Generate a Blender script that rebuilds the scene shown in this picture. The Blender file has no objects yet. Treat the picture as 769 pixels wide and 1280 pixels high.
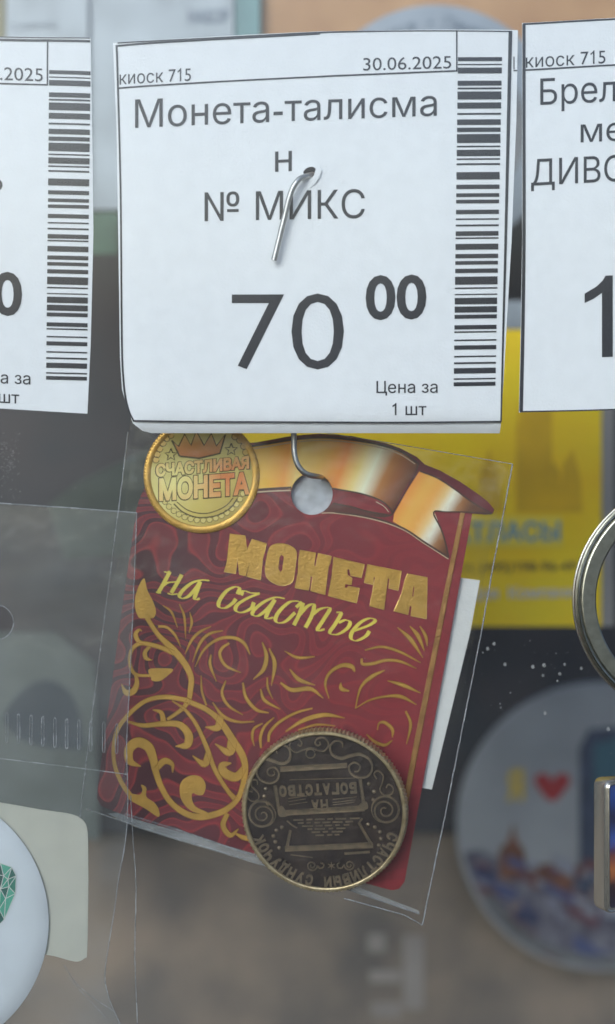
import bpy, bmesh, math, random
from mathutils import Vector, Matrix, noise
from mathutils.geometry import tessellate_polygon, delaunay_2d_cdt

random.seed(7)
SC = bpy.context.scene
COL = SC.collection
R = math.radians

# ------------------------------------------------------------------ camera
S = 0.00013            # metres covered by one photo pixel on the plane of the price tags
D = 1923.0             # camera distance to that plane, in the same pixels (25 cm)
cam = bpy.data.cameras.new('camera')
cam.sensor_fit = 'VERTICAL'
cam.sensor_height = 24.0
cam.lens = 24.0 * D / 1280.0
cam.clip_start = 0.005
cam.clip_end = 500.0
cam.dof.use_dof = True
cam.dof.focus_distance = (D + 42) * S
cam.dof.aperture_fstop = cam.lens / 5.6
camo = bpy.data.objects.new('camera', cam)
camo.location = (0, -D * S, 0)
camo.rotation_euler = (R(90), 0, 0)
COL.objects.link(camo)
SC.camera = camo

# ------------------------------------------------------------------ light
SUN_EL, SUN_AZ = R(27), R(-28)        # azimuth measured from the camera's back, to the left
w = bpy.data.worlds.new('World')
SC.world = w
w.use_nodes = True
wn = w.node_tree.nodes
sky = wn.new('ShaderNodeTexSky')
sky.sky_type = 'NISHITA'
sky.sun_disc = False
sky.sun_elevation = SUN_EL
sky.sun_rotation = R(180) - SUN_AZ
sky.air_density = 1.0
sky.dust_density = 5.0
sky.ozone_density = 2.0
tint = wn.new('ShaderNodeMix')          # thin cloud: a cooler, greyer sky than the clear model gives
tint.data_type = 'RGBA'
tint.blend_type = 'MULTIPLY'
tint.inputs['Factor'].default_value = 1.0
tint.inputs['B'].default_value = (0.72, 0.90, 1.19, 1)
w.node_tree.links.new(sky.outputs[0], tint.inputs['A'])
w.node_tree.links.new(tint.outputs['Result'], wn['Background'].inputs[0])
wn['Background'].inputs[1].default_value = 0.14
sun = bpy.data.lights.new('sun', 'SUN')
sun.energy = 0.85
sun.angle = R(40)
sun.color = (1.0, 0.985, 0.955)
suno = bpy.data.objects.new('sun', sun)
sd = Vector((math.sin(SUN_AZ) * math.cos(SUN_EL), -math.cos(SUN_AZ) * math.cos(SUN_EL), math.sin(SUN_EL)))
suno.rotation_euler = sd.to_track_quat('Z', 'Y').to_euler()
COL.objects.link(suno)
SC.view_settings.view_transform = 'Standard'
SC.view_settings.look = 'None'
SC.view_settings.exposure = 0.5
SC.view_settings.gamma = 1.0
SC.cycles.transparent_max_bounces = 48
SC.cycles.max_bounces = 10
SC.cycles.use_denoising = True

# ------------------------------------------------------------------ materials
PX = 1.0 / S


def mat(name, base, rough=0.6, metal=0.0, bump=0.0, bscale=0.4, var=0.0, vscale=0.05, spec=0.5, base2=None, emit=None):
    m = bpy.data.materials.new(name)
    m.use_nodes = True
    nt = m.node_tree
    p = nt.nodes['Principled BSDF']
    p.inputs['Base Color'].default_value = (*base, 1)
    p.inputs['Roughness'].default_value = rough
    p.inputs['Metallic'].default_value = metal
    p.inputs['Specular IOR Level'].default_value = spec
    tc = nt.nodes.new('ShaderNodeTexCoord')
    if var or base2:
        n = nt.nodes.new('ShaderNodeTexNoise')
        n.inputs['Scale'].default_value = vscale * PX
        n.inputs['Detail'].default_value = 5
        nt.links.new(tc.outputs['Object'], n.inputs['Vector'])
        mx = nt.nodes.new('ShaderNodeMix')
        mx.data_type = 'RGBA'
        b2 = base2 or tuple(c * (1 - var) for c in base)
        mx.inputs['A'].default_value = (*base, 1)
        mx.inputs['B'].default_value = (*b2, 1)
        rmp = nt.nodes.new('ShaderNodeMapRange')
        rmp.inputs['From Min'].default_value = 0.35
        rmp.inputs['From Max'].default_value = 0.65
        nt.links.new(n.outputs['Fac'], rmp.inputs['Value'])
        nt.links.new(rmp.outputs[0], mx.inputs['Factor'])
        nt.links.new(mx.outputs['Result'], p.inputs['Base Color'])
    if bump:
        n2 = nt.nodes.new('ShaderNodeTexNoise')
        n2.inputs['Scale'].default_value = bscale * PX
        n2.inputs['Detail'].default_value = 4
        nt.links.new(tc.outputs['Object'], n2.inputs['Vector'])
        b = nt.nodes.new('ShaderNodeBump')
        b.inputs['Strength'].default_value = bump
        b.inputs['Distance'].default_value = 2 * S
        nt.links.new(n2.outputs['Fac'], b.inputs['Height'])
        nt.links.new(b.outputs['Normal'], p.inputs['Normal'])
    return m


def colour_mat(name, rough=0.5, metal=0.0):
    """printed artwork: colour from the mesh's own 'print' attribute"""
    m = bpy.data.materials.new(name)
    m.use_nodes = True
    nt = m.node_tree
    p = nt.nodes['Principled BSDF']
    a = nt.nodes.new('ShaderNodeVertexColor')
    a.layer_name = 'print'
    nt.links.new(a.outputs['Color'], p.inputs['Base Color'])
    p.inputs['Roughness'].default_value = rough
    p.inputs['Metallic'].default_value = metal
    return m


def film_mat(name, haze=0.04, bump=0.15, bscale=0.012, rough=0.08, refl=1.0, tint=(0.97, 0.98, 0.98), hazevar=0.0, hscale=0.02, stretch=1.0):
    """clear plastic: transparent + a fresnel reflection + a little milky scatter"""
    m = bpy.data.materials.new(name)
    m.use_nodes = True
    nt = m.node_tree
    N = nt.nodes
    L = nt.links
    for n in list(N):
        if n.type != 'OUTPUT_MATERIAL':
            N.remove(n)
    out = [n for n in N if n.type == 'OUTPUT_MATERIAL'][0]
    tr = N.new('ShaderNodeBsdfTransparent')
    tr.inputs[0].default_value = (*tint, 1)
    gl = N.new('ShaderNodeBsdfGlossy')
    gl.inputs['Roughness'].default_value = rough
    df = N.new('ShaderNodeBsdfDiffuse')
    df.inputs[0].default_value = (0.75, 0.78, 0.8, 1)
    fr = N.new('ShaderNodeFresnel')
    fr.inputs['IOR'].default_value = 1.5
    tc = N.new('ShaderNodeTexCoord')
    mp = N.new('ShaderNodeMapping')
    mp.inputs['Scale'].default_value = (1, 1, stretch)
    L.new(tc.outputs['Object'], mp.inputs['Vector'])
    if bump:
        nz = N.new('ShaderNodeTexNoise')
        nz.inputs['Scale'].default_value = bscale * PX
        nz.inputs['Detail'].default_value = 3
        L.new(mp.outputs[0], nz.inputs['Vector'])
        b = N.new('ShaderNodeBump')
        b.inputs['Strength'].default_value = bump
        b.inputs['Distance'].default_value = 12 * S
        L.new(nz.outputs['Fac'], b.inputs['Height'])
        L.new(b.outputs[0], gl.inputs['Normal'])
        L.new(b.outputs[0], fr.inputs['Normal'])
    m1 = N.new('ShaderNodeMixShader')
    m1.inputs[0].default_value = haze
    if hazevar:
        nh = N.new('ShaderNodeTexNoise')
        nh.inputs['Scale'].default_value = hscale * PX
        nh.inputs['Detail'].default_value = 4
        L.new(mp.outputs[0], nh.inputs['Vector'])
        mr = N.new('ShaderNodeMapRange')
        mr.inputs['From Min'].default_value = 0.4
        mr.inputs['From Max'].default_value = 0.7
        mr.inputs['To Min'].default_value = haze
        mr.inputs['To Max'].default_value = haze + hazevar
        L.new(nh.outputs['Fac'], mr.inputs['Value'])
        L.new(mr.outputs[0], m1.inputs[0])
    L.new(tr.outputs[0], m1.inputs[1])
    L.new(df.outputs[0], m1.inputs[2])
    mul = N.new('ShaderNodeMath')
    mul.operation = 'MULTIPLY'
    mul.inputs[1].default_value = refl
    L.new(fr.outputs[0], mul.inputs[0])
    m2 = N.new('ShaderNodeMixShader')
    L.new(mul.outputs[0], m2.inputs[0])
    L.new(m1.outputs[0], m2.inputs[1])
    L.new(gl.outputs[0], m2.inputs[2])
    L.new(m2.outputs[0], out.inputs['Surface'])
    return m


def damask_mat(name):
    """dark red card stock with a printed tone-on-tone swirl pattern, stronger on the left half"""
    m = bpy.data.materials.new(name)
    m.use_nodes = True
    nt = m.node_tree
    N = nt.nodes
    L = nt.links
    p = N['Principled BSDF']
    p.inputs['Roughness'].default_value = 0.42
    tc = N.new('ShaderNodeTexCoord')
    nz = N.new('ShaderNodeTexNoise')
    nz.inputs['Scale'].default_value = 0.011 * PX
    nz.inputs['Detail'].default_value = 1.0
    L.new(tc.outputs['Object'], nz.inputs['Vector'])
    mv = N.new('ShaderNodeMix')
    mv.data_type = 'VECTOR'
    mv.inputs['Factor'].default_value = 0.5
    sc = N.new('ShaderNodeVectorMath')
    sc.operation = 'SCALE'
    sc.inputs['Scale'].default_value = 0.016 * PX
    L.new(tc.outputs['Object'], sc.inputs[0])
    ad = N.new('ShaderNodeVectorMath')
    ad.operation = 'MULTIPLY_ADD'
    ad.inputs[1].default_value = (3.2, 3.2, 3.2)
    L.new(nz.outputs['Color'], ad.inputs[0])
    L.new(sc.outputs[0], ad.inputs[2])
    wv = N.new('ShaderNodeTexWave')
    wv.wave_type = 'RINGS'
    wv.inputs['Scale'].default_value = 0.85
    wv.inputs['Distortion'].default_value = 2.2
    wv.inputs['Detail'].default_value = 1.0
    wv.inputs['Detail Scale'].default_value = 0.6
    L.new(ad.outputs[0], wv.inputs['Vector'])
    rp = N.new('ShaderNodeValToRGB')
    e = rp.color_ramp.elements
    e[0].position = 0.30
    e[0].color = (0.045, 0.009, 0.016, 1)
    e[1].position = 0.52
    e[1].color = (0.30, 0.026, 0.028, 1)
    k = e.new(0.82)
    k.color = (0.15, 0.014, 0.021, 1)
    L.new(wv.outputs['Color'], rp.inputs[0])
    sx = N.new('ShaderNodeSeparateXYZ')
    L.new(tc.outputs['Object'], sx.inputs[0])
    mr = N.new('ShaderNodeMapRange')
    mr.inputs['From Min'].default_value = -190 * S
    mr.inputs['From Max'].default_value = 110 * S
    mr.inputs['To Min'].default_value = 0.1
    mr.inputs['To Max'].default_value = 0.86
    L.new(sx.outputs[0], mr.inputs['Value'])
    mx = N.new('ShaderNodeMix')
    mx.data_type = 'RGBA'
    L.new(mr.outputs[0], mx.inputs['Factor'])
    L.new(rp.outputs[0], mx.inputs['A'])
    mx.inputs['B'].default_value = (0.265, 0.021, 0.027, 1)
    L.new(mx.outputs['Result'], p.inputs['Base Color'])
    return m


M = {}
M['paper'] = mat('paper', (0.80, 0.82, 0.83), 0.9, bump=0.25, bscale=0.35, var=0.035, vscale=0.05, spec=0.2)
M['ink'] = mat('printer_ink', (0.022, 0.024, 0.032), 0.6, var=0.35, vscale=0.5)
M['steel'] = mat('bent_steel_wire', (0.42, 0.42, 0.41), 0.38, 0.9, bump=0.12, bscale=0.25)
M['darkwire'] = mat('dull_steel_wire', (0.20, 0.19, 0.175), 0.45, 0.85, bump=0.12, bscale=0.25)
M['glass'] = film_mat('window_glass', haze=0.003, bump=0, rough=0.0, tint=(0.985, 0.992, 0.99), hazevar=0.005, hscale=0.0035, refl=0.6)
M['film'] = film_mat('clear_film', haze=0.001, bump=0.5, bscale=0.010, rough=0.06, hazevar=0.005, hscale=0.012, refl=0.32, tint=(0.99, 0.99, 0.99))
M['film2'] = film_mat('milky_film', haze=0.014, bump=0.3, bscale=0.003, rough=0.12, hazevar=0.05, hscale=0.006, stretch=1.6, refl=0.8)
M['seam'] = film_mat('film_edge', haze=0.2, bump=0.8, bscale=0.25, rough=0.2, hazevar=0.22, hscale=0.05)
M['fold'] = film_mat('film_fold', haze=0.17, bump=0.6, bscale=0.02, rough=0.12, hazevar=0.25, hscale=0.014)
M['card'] = damask_mat('red_damask_card')
M['cardback'] = mat('card_border_red', (0.14, 0.016, 0.022), 0.5)
M['foil'] = mat('gold_foil', (0.58, 0.34, 0.07), 0.36, 0.55, bump=0.3, bscale=0.3, var=0.2, vscale=0.04)
M['foil_bright'] = mat('gold_foil_glint', (0.86, 0.60, 0.22), 0.28, 0.75, base2=(0.5, 0.3, 0.08), vscale=0.06)  # brighter, smoother foil: the edge glint is put into its colour
M['foil_edge'] = mat('gold_foil_worn', (0.48, 0.25, 0.09), 0.35, 0.8, bump=0.4, bscale=0.3, var=0.3, vscale=0.04)
M['yellow_ink'] = mat('yellow_print', (0.82, 0.66, 0.085), 0.5, var=0.2, vscale=0.03)
M['print'] = colour_mat('printed_artwork', 0.45)
M['brown_ink'] = mat('brown_print', (0.075, 0.03, 0.018), 0.5)
M['cream_ink'] = mat('cream_print', (0.62, 0.47, 0.30), 0.5)
M['olive_ink'] = mat('olive_outline_print', (0.11, 0.08, 0.025), 0.5)
M['coin'] = mat('antique_bronze', (0.028, 0.020, 0.0185), 0.5, 0.4, bump=0.5, bscale=0.18, base2=(0.06, 0.042, 0.034), vscale=0.05)
M['relief'] = mat('worn_bronze_relief', (0.34, 0.262, 0.175), 0.32, 0.6, bump=0.35, bscale=0.3, base2=(0.22, 0.175, 0.125), vscale=0.09)
M['rim'] = mat('worn_brass_rim', (0.54, 0.44, 0.27), 0.38, 0.65, bump=0.4, bscale=0.25, base2=(0.36, 0.28, 0.15), vscale=0.06)
M['white_slip'] = mat('white_card_slip', (0.72, 0.73, 0.70), 0.8, bump=0.15, bscale=0.3, var=0.05, vscale=0.1)
M['patch'] = mat('pale_hole_disc', (0.62, 0.66, 0.70), 0.22, bump=0.8, bscale=0.06, var=0.25, vscale=0.05)
M['cream_card'] = mat('cream_card', (0.62, 0.60, 0.52), 0.8, var=0.06, vscale=0.03)
M['button'] = mat('white_enamel_button', (0.80, 0.83, 0.88), 0.28, bump=0.04, bscale=0.05, var=0.04, vscale=0.01)
M['nickel'] = mat('nickel', (0.34, 0.335, 0.28), 0.30, 1.0, bump=0.1, bscale=0.15, var=0.2, vscale=0.08)
M['nickel_dark'] = mat('nickel_bevel', (0.52, 0.50, 0.45), 0.24, 0.85, bump=0.1, bscale=0.1)
M['wall'] = mat('wall_board', (0.25, 0.195, 0.145), 0.75, base2=(0.13, 0.112, 0.095), vscale=0.005)  # strong blotches imitate mottled reflections over the board's own brown
M['shelf'] = mat('faint_label', (0.30, 0.265, 0.23), 0.9, var=0.2, vscale=0.006)
M['darkboard'] = mat('dark_board', (0.026, 0.029, 0.032), 0.6, base2=(0.046, 0.038, 0.038), vscale=0.006)
M['poster_yellow'] = mat('poster_yellow', (0.97, 0.60, 0.003), 0.6, base2=(0.98, 0.70, 0.004), vscale=0.006)
M['poster_mark'] = mat('poster_skyline', (0.84, 0.49, 0.004), 0.6, var=0.2, vscale=0.01)
M['poster_band'] = mat('poster_pale_band', (0.90, 0.68, 0.06), 0.6)
M['poster_blue'] = mat('poster_blue_letters', (0.13, 0.33, 0.42), 0.6)
M['poster_dark'] = mat('poster_dark_letters', (0.16, 0.11, 0.03), 0.6)
M['poster_white'] = mat('poster_white_letters', (0.66, 0.62, 0.5), 0.6)
M['grey_edge'] = mat('grey_board_edge', (0.30, 0.28, 0.25), 0.7)
M['orange'] = mat('orange_cover', (0.30, 0.15, 0.05), 0.55, base2=(0.38, 0.21, 0.08), vscale=0.01)
M['pale_blue'] = mat('pale_blue_print', (0.22, 0.25, 0.27), 0.6, var=0.15, vscale=0.01)
M['slate_ink'] = mat('slate_letters', (0.10, 0.13, 0.16), 0.6)
M['pale_card'] = mat('pale_packaging', (0.36, 0.40, 0.41), 0.6, var=0.3, vscale=0.01)
M['teal'] = mat('teal_packaging', (0.13, 0.23, 0.22), 0.6, var=0.2, vscale=0.02)
M['green'] = mat('green_packaging', (0.06, 0.12, 0.075), 0.6, var=0.3, vscale=0.02)
M['olive_print'] = mat('olive_print', (0.15, 0.15, 0.145), 0.6, var=0.4, vscale=0.01)
M['reflection_green'] = mat('grey_green_reflection', (0.085, 0.10, 0.085), 0.6, var=0.3, vscale=0.01)  # green-grey street reflection put into a flat colour
M['reflection_grey'] = mat('reflection_panel_grey', (0.13, 0.145, 0.13), 0.6, var=0.35, vscale=0.006)  # paler reflection tone for the added panel at the left
M['reflection_dark'] = mat('reflection_dark_grey', (0.05, 0.06, 0.07), 0.6)  # dark part of the same painted reflection
M['olive_pack'] = mat('olive_packaging', (0.20, 0.18, 0.08), 0.6, var=0.3, vscale=0.01)
M['red_dull'] = mat('dull_red_print', (0.12, 0.035, 0.03), 0.6)
M['magnet_sky'] = mat('magnet_sky_print', (0.25, 0.25, 0.245), 0.7, base2=(0.31, 0.31, 0.30), vscale=0.006)
M['heart'] = mat('red_heart_print', (0.34, 0.035, 0.035), 0.4)
M['amber'] = mat('amber_print', (0.50, 0.34, 0.05), 0.4)
M['navy'] = mat('navy_print', (0.065, 0.08, 0.12), 0.4, var=0.4, vscale=0.02)
M['petrol'] = mat('petrol_print', (0.05, 0.115, 0.14), 0.4)
M['brick'] = mat('brick_print', (0.20, 0.085, 0.05), 0.4, var=0.4, vscale=0.03)
M['mosaic'] = mat('town_print', (0.19, 0.18, 0.20), 0.4, base2=(0.06, 0.055, 0.08), vscale=0.022)
M['dust'] = mat('dried_drop', (0.40, 0.40, 0.38), 0.6)


# ------------------------------------------------------------------ mesh building in photo pixels
def smooth(pts, n=6, closed=False):
    P = [tuple(p) for p in pts]
    if len(P) < 3:
        return P
    out = []
    m = len(P)
    rng = range(m) if closed else range(m - 1)
    for i in rng:
        if closed:
            p0, p1, p2, p3 = P[i - 1], P[i], P[(i + 1) % m], P[(i + 2) % m]
        else:
            p1, p2 = P[i], P[i + 1]
            p0 = P[i - 1] if i > 0 else tuple(2 * a - b for a, b in zip(p1, p2))
            p3 = P[i + 2] if i + 2 < m else tuple(2 * b - a for a, b in zip(p1, p2))
        for k in range(n):
            t = k / n
            out.append(tuple(0.5 * ((2 * b) + (c - a) * t + (2 * a - 5 * b + 4 * c - d) * t * t + (3 * b - a - 3 * c + d) * t ** 3)
                             for a, b, c, d in zip(p0, p1, p2, p3)))
    if not closed:
        out.append(P[-1])
    return out


def circle(cx, cy, rx, ry=None, n=48, a0=0, a1=360):
    ry = rx if ry is None else ry
    full = abs(a1 - a0) >= 360
    m = n if full else n + 1
    return [(cx + rx * math.cos(R(a0 + (a1 - a0) * i / n)), cy + ry * math.sin(R(a0 + (a1 - a0) * i / n))) for i in range(m)]


def spiral(cx, cy, r0, r1, a0, turns, n=28):
    """from radius r0 at angle a0 (degrees, clockwise on screen) turning to radius r1"""
    return [(cx + (r0 + (r1 - r0) * i / n) * math.cos(R(a0 + 360 * turns * i / n)),
             cy + (r0 + (r1 - r0) * i / n) * math.sin(R(a0 + 360 * turns * i / n))) for i in range(n + 1)]


def crop(x0, y0, k):
    return lambda pts: [(x0 + p[0] / k, y0 + p[1] / k) + tuple(p[2:]) for p in pts]


def inside(x, y, poly):
    c = False
    j = len(poly) - 1
    for i in range(len(poly)):
        xi, yi = poly[i][0], poly[i][1]
        xj, yj = poly[j][0], poly[j][1]
        if (yi > y) != (yj > y) and x < (xj - xi) * (y - yi) / (yj - yi) + xi:
            c = not c
        j = i
    return c


def dens(poly, step):
    out = []
    for i in range(len(poly)):
        a, b = poly[i], poly[(i + 1) % len(poly)]
        n = max(1, int(math.hypot(b[0] - a[0], b[1] - a[1]) / step))
        for k in range(n):
            out.append((a[0] + (b[0] - a[0]) * k / n, a[1] + (b[1] - a[1]) * k / n))
    return out


TEXT = {}


ONE = [(0.255, 0.0), (0.255, 0.727), (0.197, 0.727), (0.175, 0.685), (0.125, 0.632), (0.03, 0.572), (0.03, 0.487), (0.10, 0.522), (0.168, 0.572), (0.168, 0.0)]


def contours(s):
    """outlines of a string, every bezier sampled"""
    cu = bpy.data.curves.new('txt', 'FONT')
    cu.body = s
    cu.size = 1
    ob = bpy.data.objects.new('txt', cu)
    COL.objects.link(ob)
    dg = bpy.context.evaluated_depsgraph_get()
    c = ob.evaluated_get(dg).to_curve(dg)
    out = []
    for sp in c.splines:
        bp = sp.bezier_points
        lp = []
        for i in range(len(bp)):
            p, q = bp[i], bp[(i + 1) % len(bp)]
            A, B, C_, D_ = p.co, p.handle_right, q.handle_left, q.co
            flat = abs((B - A).cross(D_ - A).z) < 1e-5 and abs((C_ - A).cross(D_ - A).z) < 1e-5
            n = 1 if flat else 4
            for k in range(n):
                t = k / n
                v = A * (1 - t) ** 3 + B * 3 * t * (1 - t) ** 2 + C_ * 3 * t * t * (1 - t) + D_ * t ** 3
                if not lp or math.hypot(v.x - lp[-1][0], v.y - lp[-1][1]) > 1e-4:
                    lp.append((v.x, v.y))
        out.append(lp)
    bpy.data.objects.remove(ob)
    bpy.data.curves.remove(cu)
    return out


def area2(lp):
    return sum(lp[i - 1][0] * lp[i][1] - lp[i][0] * lp[i - 1][1] for i in range(len(lp)))


def winding(x, y, loops):
    w_ = 0
    for lp in loops:
        for i in range(len(lp)):
            x0, y0 = lp[i - 1]
            x1, y1 = lp[i]
            if (y0 <= y) != (y1 <= y):
                if x0 + (y - y0) / (y1 - y0) * (x1 - x0) > x:
                    w_ += 1 if y1 > y0 else -1
    return w_


def glyphs(s, bold=0.0):
    key = (s, bold)
    if key not in TEXT:
        loops = contours(s)
        outer = 1 if area2(max(loops, key=lambda l: abs(area2(l)))) > 0 else -1
        fixed = []
        for lp in loops:
            xs = [p[0] for p in lp]
            ys = [p[1] for p in lp]
            if len(lp) == 4 and max(ys) - min(ys) > 0.6 and max(xs) - min(xs) < 0.14 and '1' in s:
                # this font draws the digit one as a bare bar: give it its flag and a stem as in the photograph
                x0 = min(xs) - 0.13
                lp = [(x0 + px, py) for px, py in ONE]
                if (area2(lp) > 0) != (outer > 0):
                    lp.reverse()
            fixed.append(lp)
        loops = fixed
        if bold:
            nl = []
            for lp in loops:
                o = []
                for i in range(len(lp)):
                    p0, p, p1 = lp[i - 1], lp[i], lp[(i + 1) % len(lp)]
                    n1 = Vector((p[1] - p0[1], p0[0] - p[0])).normalized()
                    n2 = Vector((p1[1] - p[1], p[0] - p1[0])).normalized()
                    m_ = n1 + n2
                    if m_.length < 1e-4:
                        m_ = n1
                    m_.normalize()
                    k_ = bold * outer / max(0.6, m_.dot(n1))
                    o.append((p[0] + m_.x * k_, p[1] + m_.y * k_))
                nl.append(o)
            loops = nl
        pts, edges = [], []
        for lp in loops:
            b0 = len(pts)
            pts += [Vector(p) for p in lp]
            edges += [(b0 + i, b0 + (i + 1) % len(lp)) for i in range(len(lp))]
        vo, eo, fo, *_ = delaunay_2d_cdt(pts, edges, [], 0, 1e-6)
        fs = []
        for t in fo:
            cx = sum(vo[i].x for i in t) / 3
            cy = sum(vo[i].y for i in t) / 3
            if winding(cx, cy, loops):
                fs.append(tuple(t))
        TEXT[key] = ([(v.x, v.y) for v in vo], fs)
    return TEXT[key]


CAPH = max(v[1] for v in glyphs('Н')[0])


class MB:
    def __init__(self):
        self.v = []
        self.f = []
        self.c = []
        self.col = (1, 1, 1)

    def addv(self, p, col=None):
        self.v.append(tuple(p))
        self.c.append(col or self.col)
        return len(self.v) - 1

    def prism(self, outline, z0, z1=None, holes=(), colf=None):
        """flat shape with its front at z0 (towards the camera) and its back at z1"""
        loops = [list(outline)] + [list(h) for h in holes]
        flat = [p for lp in loops for p in lp]
        tris = tessellate_polygon([[Vector((p[0], p[1], 0)) for p in lp] for lp in loops])
        b = len(self.v)
        for p in flat:
            self.addv((p[0], p[1], z0), colf(p) if colf else None)
        for t in tris:
            self.f.append(tuple(b + i for i in t))
        if z1 is not None:
            b2 = len(self.v)
            for p in flat:
                self.addv((p[0], p[1], z1), colf(p) if colf else None)
            for t in tris:
                self.f.append(tuple(b2 + i for i in reversed(t)))
            o = 0
            for lp in loops:
                n = len(lp)
                for i in range(n):
                    j = (i + 1) % n
                    self.f.append((b + o + i, b + o + j, b2 + o + j, b2 + o + i))
                o += n
        return self

    def plate(self, outline, zf, thick, holes=(), step=12, edge=8, skip=()):
        """bendable sheet: triangulated with inner points; zf(x, y) is the front depth"""
        out = dens(outline, edge)
        hl = [list(h) for h in holes]
        pts = list(out)
        faces_in = [list(range(len(out)))]
        for h in hl:
            faces_in.append(list(range(len(pts), len(pts) + len(h))))
            pts += h
        xs = [p[0] for p in out]
        ys = [p[1] for p in out]
        y = min(ys) + step * 0.5
        while y < max(ys):
            x = min(xs) + step * 0.5
            while x < max(xs):
                if inside(x, y, out) and not any(inside(x, y, h) for h in hl):
                    pts.append((x + random.uniform(-1, 1) * step * .1, y + random.uniform(-1, 1) * step * .1))
                x += step
            y += step
        edges = []
        for fl in faces_in:
            edges += [(fl[i], fl[(i + 1) % len(fl)]) for i in range(len(fl))]
        vo, eo, fo, *_ = delaunay_2d_cdt([Vector(p) for p in pts], edges, [], 0, 1e-4)
        keep = []
        for t in fo:
            cx = sum(vo[i].x for i in t) / len(t)
            cy = sum(vo[i].y for i in t) / len(t)
            if inside(cx, cy, out) and not any(inside(cx, cy, h) for h in hl):
                keep.append(tuple(t))
        b = len(self.v)
        for p in vo:
            self.addv((p.x, p.y, zf(p.x, p.y)))
        b2 = len(self.v)
        for p in vo:
            self.addv((p.x, p.y, zf(p.x, p.y) + thick))
        cnt = {}
        for t in keep:
            self.f.append(tuple(b + i for i in t))
            self.f.append(tuple(b2 + i for i in reversed(t)))
            for i in range(3):
                e = (t[i], t[(i + 1) % 3])
                cnt[e] = 1
        for (i, j) in cnt:
            if (j, i) not in cnt:
                self.f.append((b + i, b + j, b2 + j, b2 + i))
        return self

    def stroke(self, pts, wd, z, h=0.0, n=6, sm=True, zf=None, colf=None, lip=False):
        """ribbon along pts; wd = one width or one per point; h = how far its ridge stands out"""
        if not isinstance(wd, (list, tuple)):
            wd = [wd] * len(pts)
        P = [(p[0], p[1], q) for p, q in zip(pts, wd)]
        if sm:
            P = smooth(P, n)
        rows = []
        for i, p in enumerate(P):
            a = P[max(0, i - 1)]
            c = P[min(len(P) - 1, i + 1)]
            tx, ty = c[0] - a[0], c[1] - a[1]
            L = math.hypot(tx, ty) or 1
            nx, ny = -ty / L, tx / L
            q = max(p[2], 0.15) / 2
            zz = z + (zf(p[0], p[1]) if zf else 0)
            col = colf(i / (len(P) - 1)) if colf else None
            if h:
                if lip:
                    e, f_ = max(q - .4, q * .6), max(q - .8, q * .3)
                    prof = [(q, 0), (e, -h), (f_, -.1), (-f_, -.1), (-e, -h), (-q, 0)]
                else:
                    prof = [(q, 0), (q * .8, -h), (-q * .8, -h), (-q, 0)]
                rows.append([self.addv((p[0] + nx * u_, p[1] + ny * u_, zz + g_), col) for u_, g_ in prof])
            else:
                rows.append([self.addv((p[0] + nx * q, p[1] + ny * q, zz), col), self.addv((p[0] - nx * q, p[1] - ny * q, zz), col)])
        for a, b in zip(rows, rows[1:]):
            for i in range(len(a) - 1):
                self.f.append((a[i], a[i + 1], b[i + 1], b[i]))
        if h:
            self.f.append(tuple(rows[0]))
            self.f.append(tuple(reversed(rows[-1])))
        return self

    def nib(self, pts, z, nv=(2.3, 0.5), mn=0.75, h=0.5):
        P = smooth(pts, 6)
        rows = []
        for i, p in enumerate(P):
            a = P[max(0, i - 1)]
            c = P[min(len(P) - 1, i + 1)]
            tx, ty = c[0] - a[0], c[1] - a[1]
            L = math.hypot(tx, ty) or 1
            nx, ny = -ty / L, tx / L
            s = 1 if nx * nv[0] + ny * nv[1] >= 0 else -1
            d = abs(nx * nv[0] + ny * nv[1])
            q = max(d, mn) * s
            rows.append([self.addv((p[0] + nx * q, p[1] + ny * q, z)), self.addv((p[0] - nx * q, p[1] - ny * q, z))])
        for a, b in zip(rows, rows[1:]):
            self.f.append((a[0], a[1], b[1], b[0]))
        return self

    def tube(self, pts, r, seg=10, n=6, sm=True, cap=True):
        P = smooth(pts, n) if sm else [tuple(p) for p in pts]
        if not isinstance(r, (list, tuple)):
            r = [r] * len(P)
        elif len(r) != len(P):
            r = [r[min(len(r) - 1, int(i / (len(P) - 1) * (len(r) - 1) + .5))] for i in range(len(P))]
        rings = []
        up = Vector((0, 0, 1))
        for i, p in enumerate(P):
            t = (Vector(P[min(i + 1, len(P) - 1)]) - Vector(P[max(i - 1, 0)])).normalized()
            u = t.cross(up)
            if u.length < 1e-3:
                u = t.cross(Vector((1, 0, 0)))
            u.normalize()
            if i and u.dot(pu) < 0:
                u = -u
            pu = u
            vv = t.cross(u).normalized()
            rings.append([self.addv(Vector(p) + (u * math.cos(2 * math.pi * k / seg) + vv * math.sin(2 * math.pi * k / seg)) * r[i]) for k in range(seg)])
        for a, b in zip(rings, rings[1:]):
            for k in range(seg):
                self.f.append((a[k], a[(k + 1) % seg], b[(k + 1) % seg], b[k]))
        if cap:
            self.f.append(tuple(reversed(rings[0])))
            self.f.append(tuple(rings[-1]))
        return self

    def lathe(self, cx, cy, prof, n=96, rx=1.0, ry=1.0, rfun=None, closed=False):
        """prof = [(radius, z)], turned about the line of sight through (cx, cy)"""
        rows = []
        for (r, z) in prof:
            rows.append([self.addv((cx + rx * (r * (rfun(k, r) if rfun else 1)) * math.cos(2 * math.pi * k / n),
                                    cy + ry * (r * (rfun(k, r) if rfun else 1)) * math.sin(2 * math.pi * k / n), z)) for k in range(n)])
        if closed:
            rows.append(rows[0])
        for a, b in zip(rows, rows[1:]):
            for k in range(n):
                self.f.append((a[k], a[(k + 1) % n], b[(k + 1) % n], b[k]))
        return self

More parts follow.
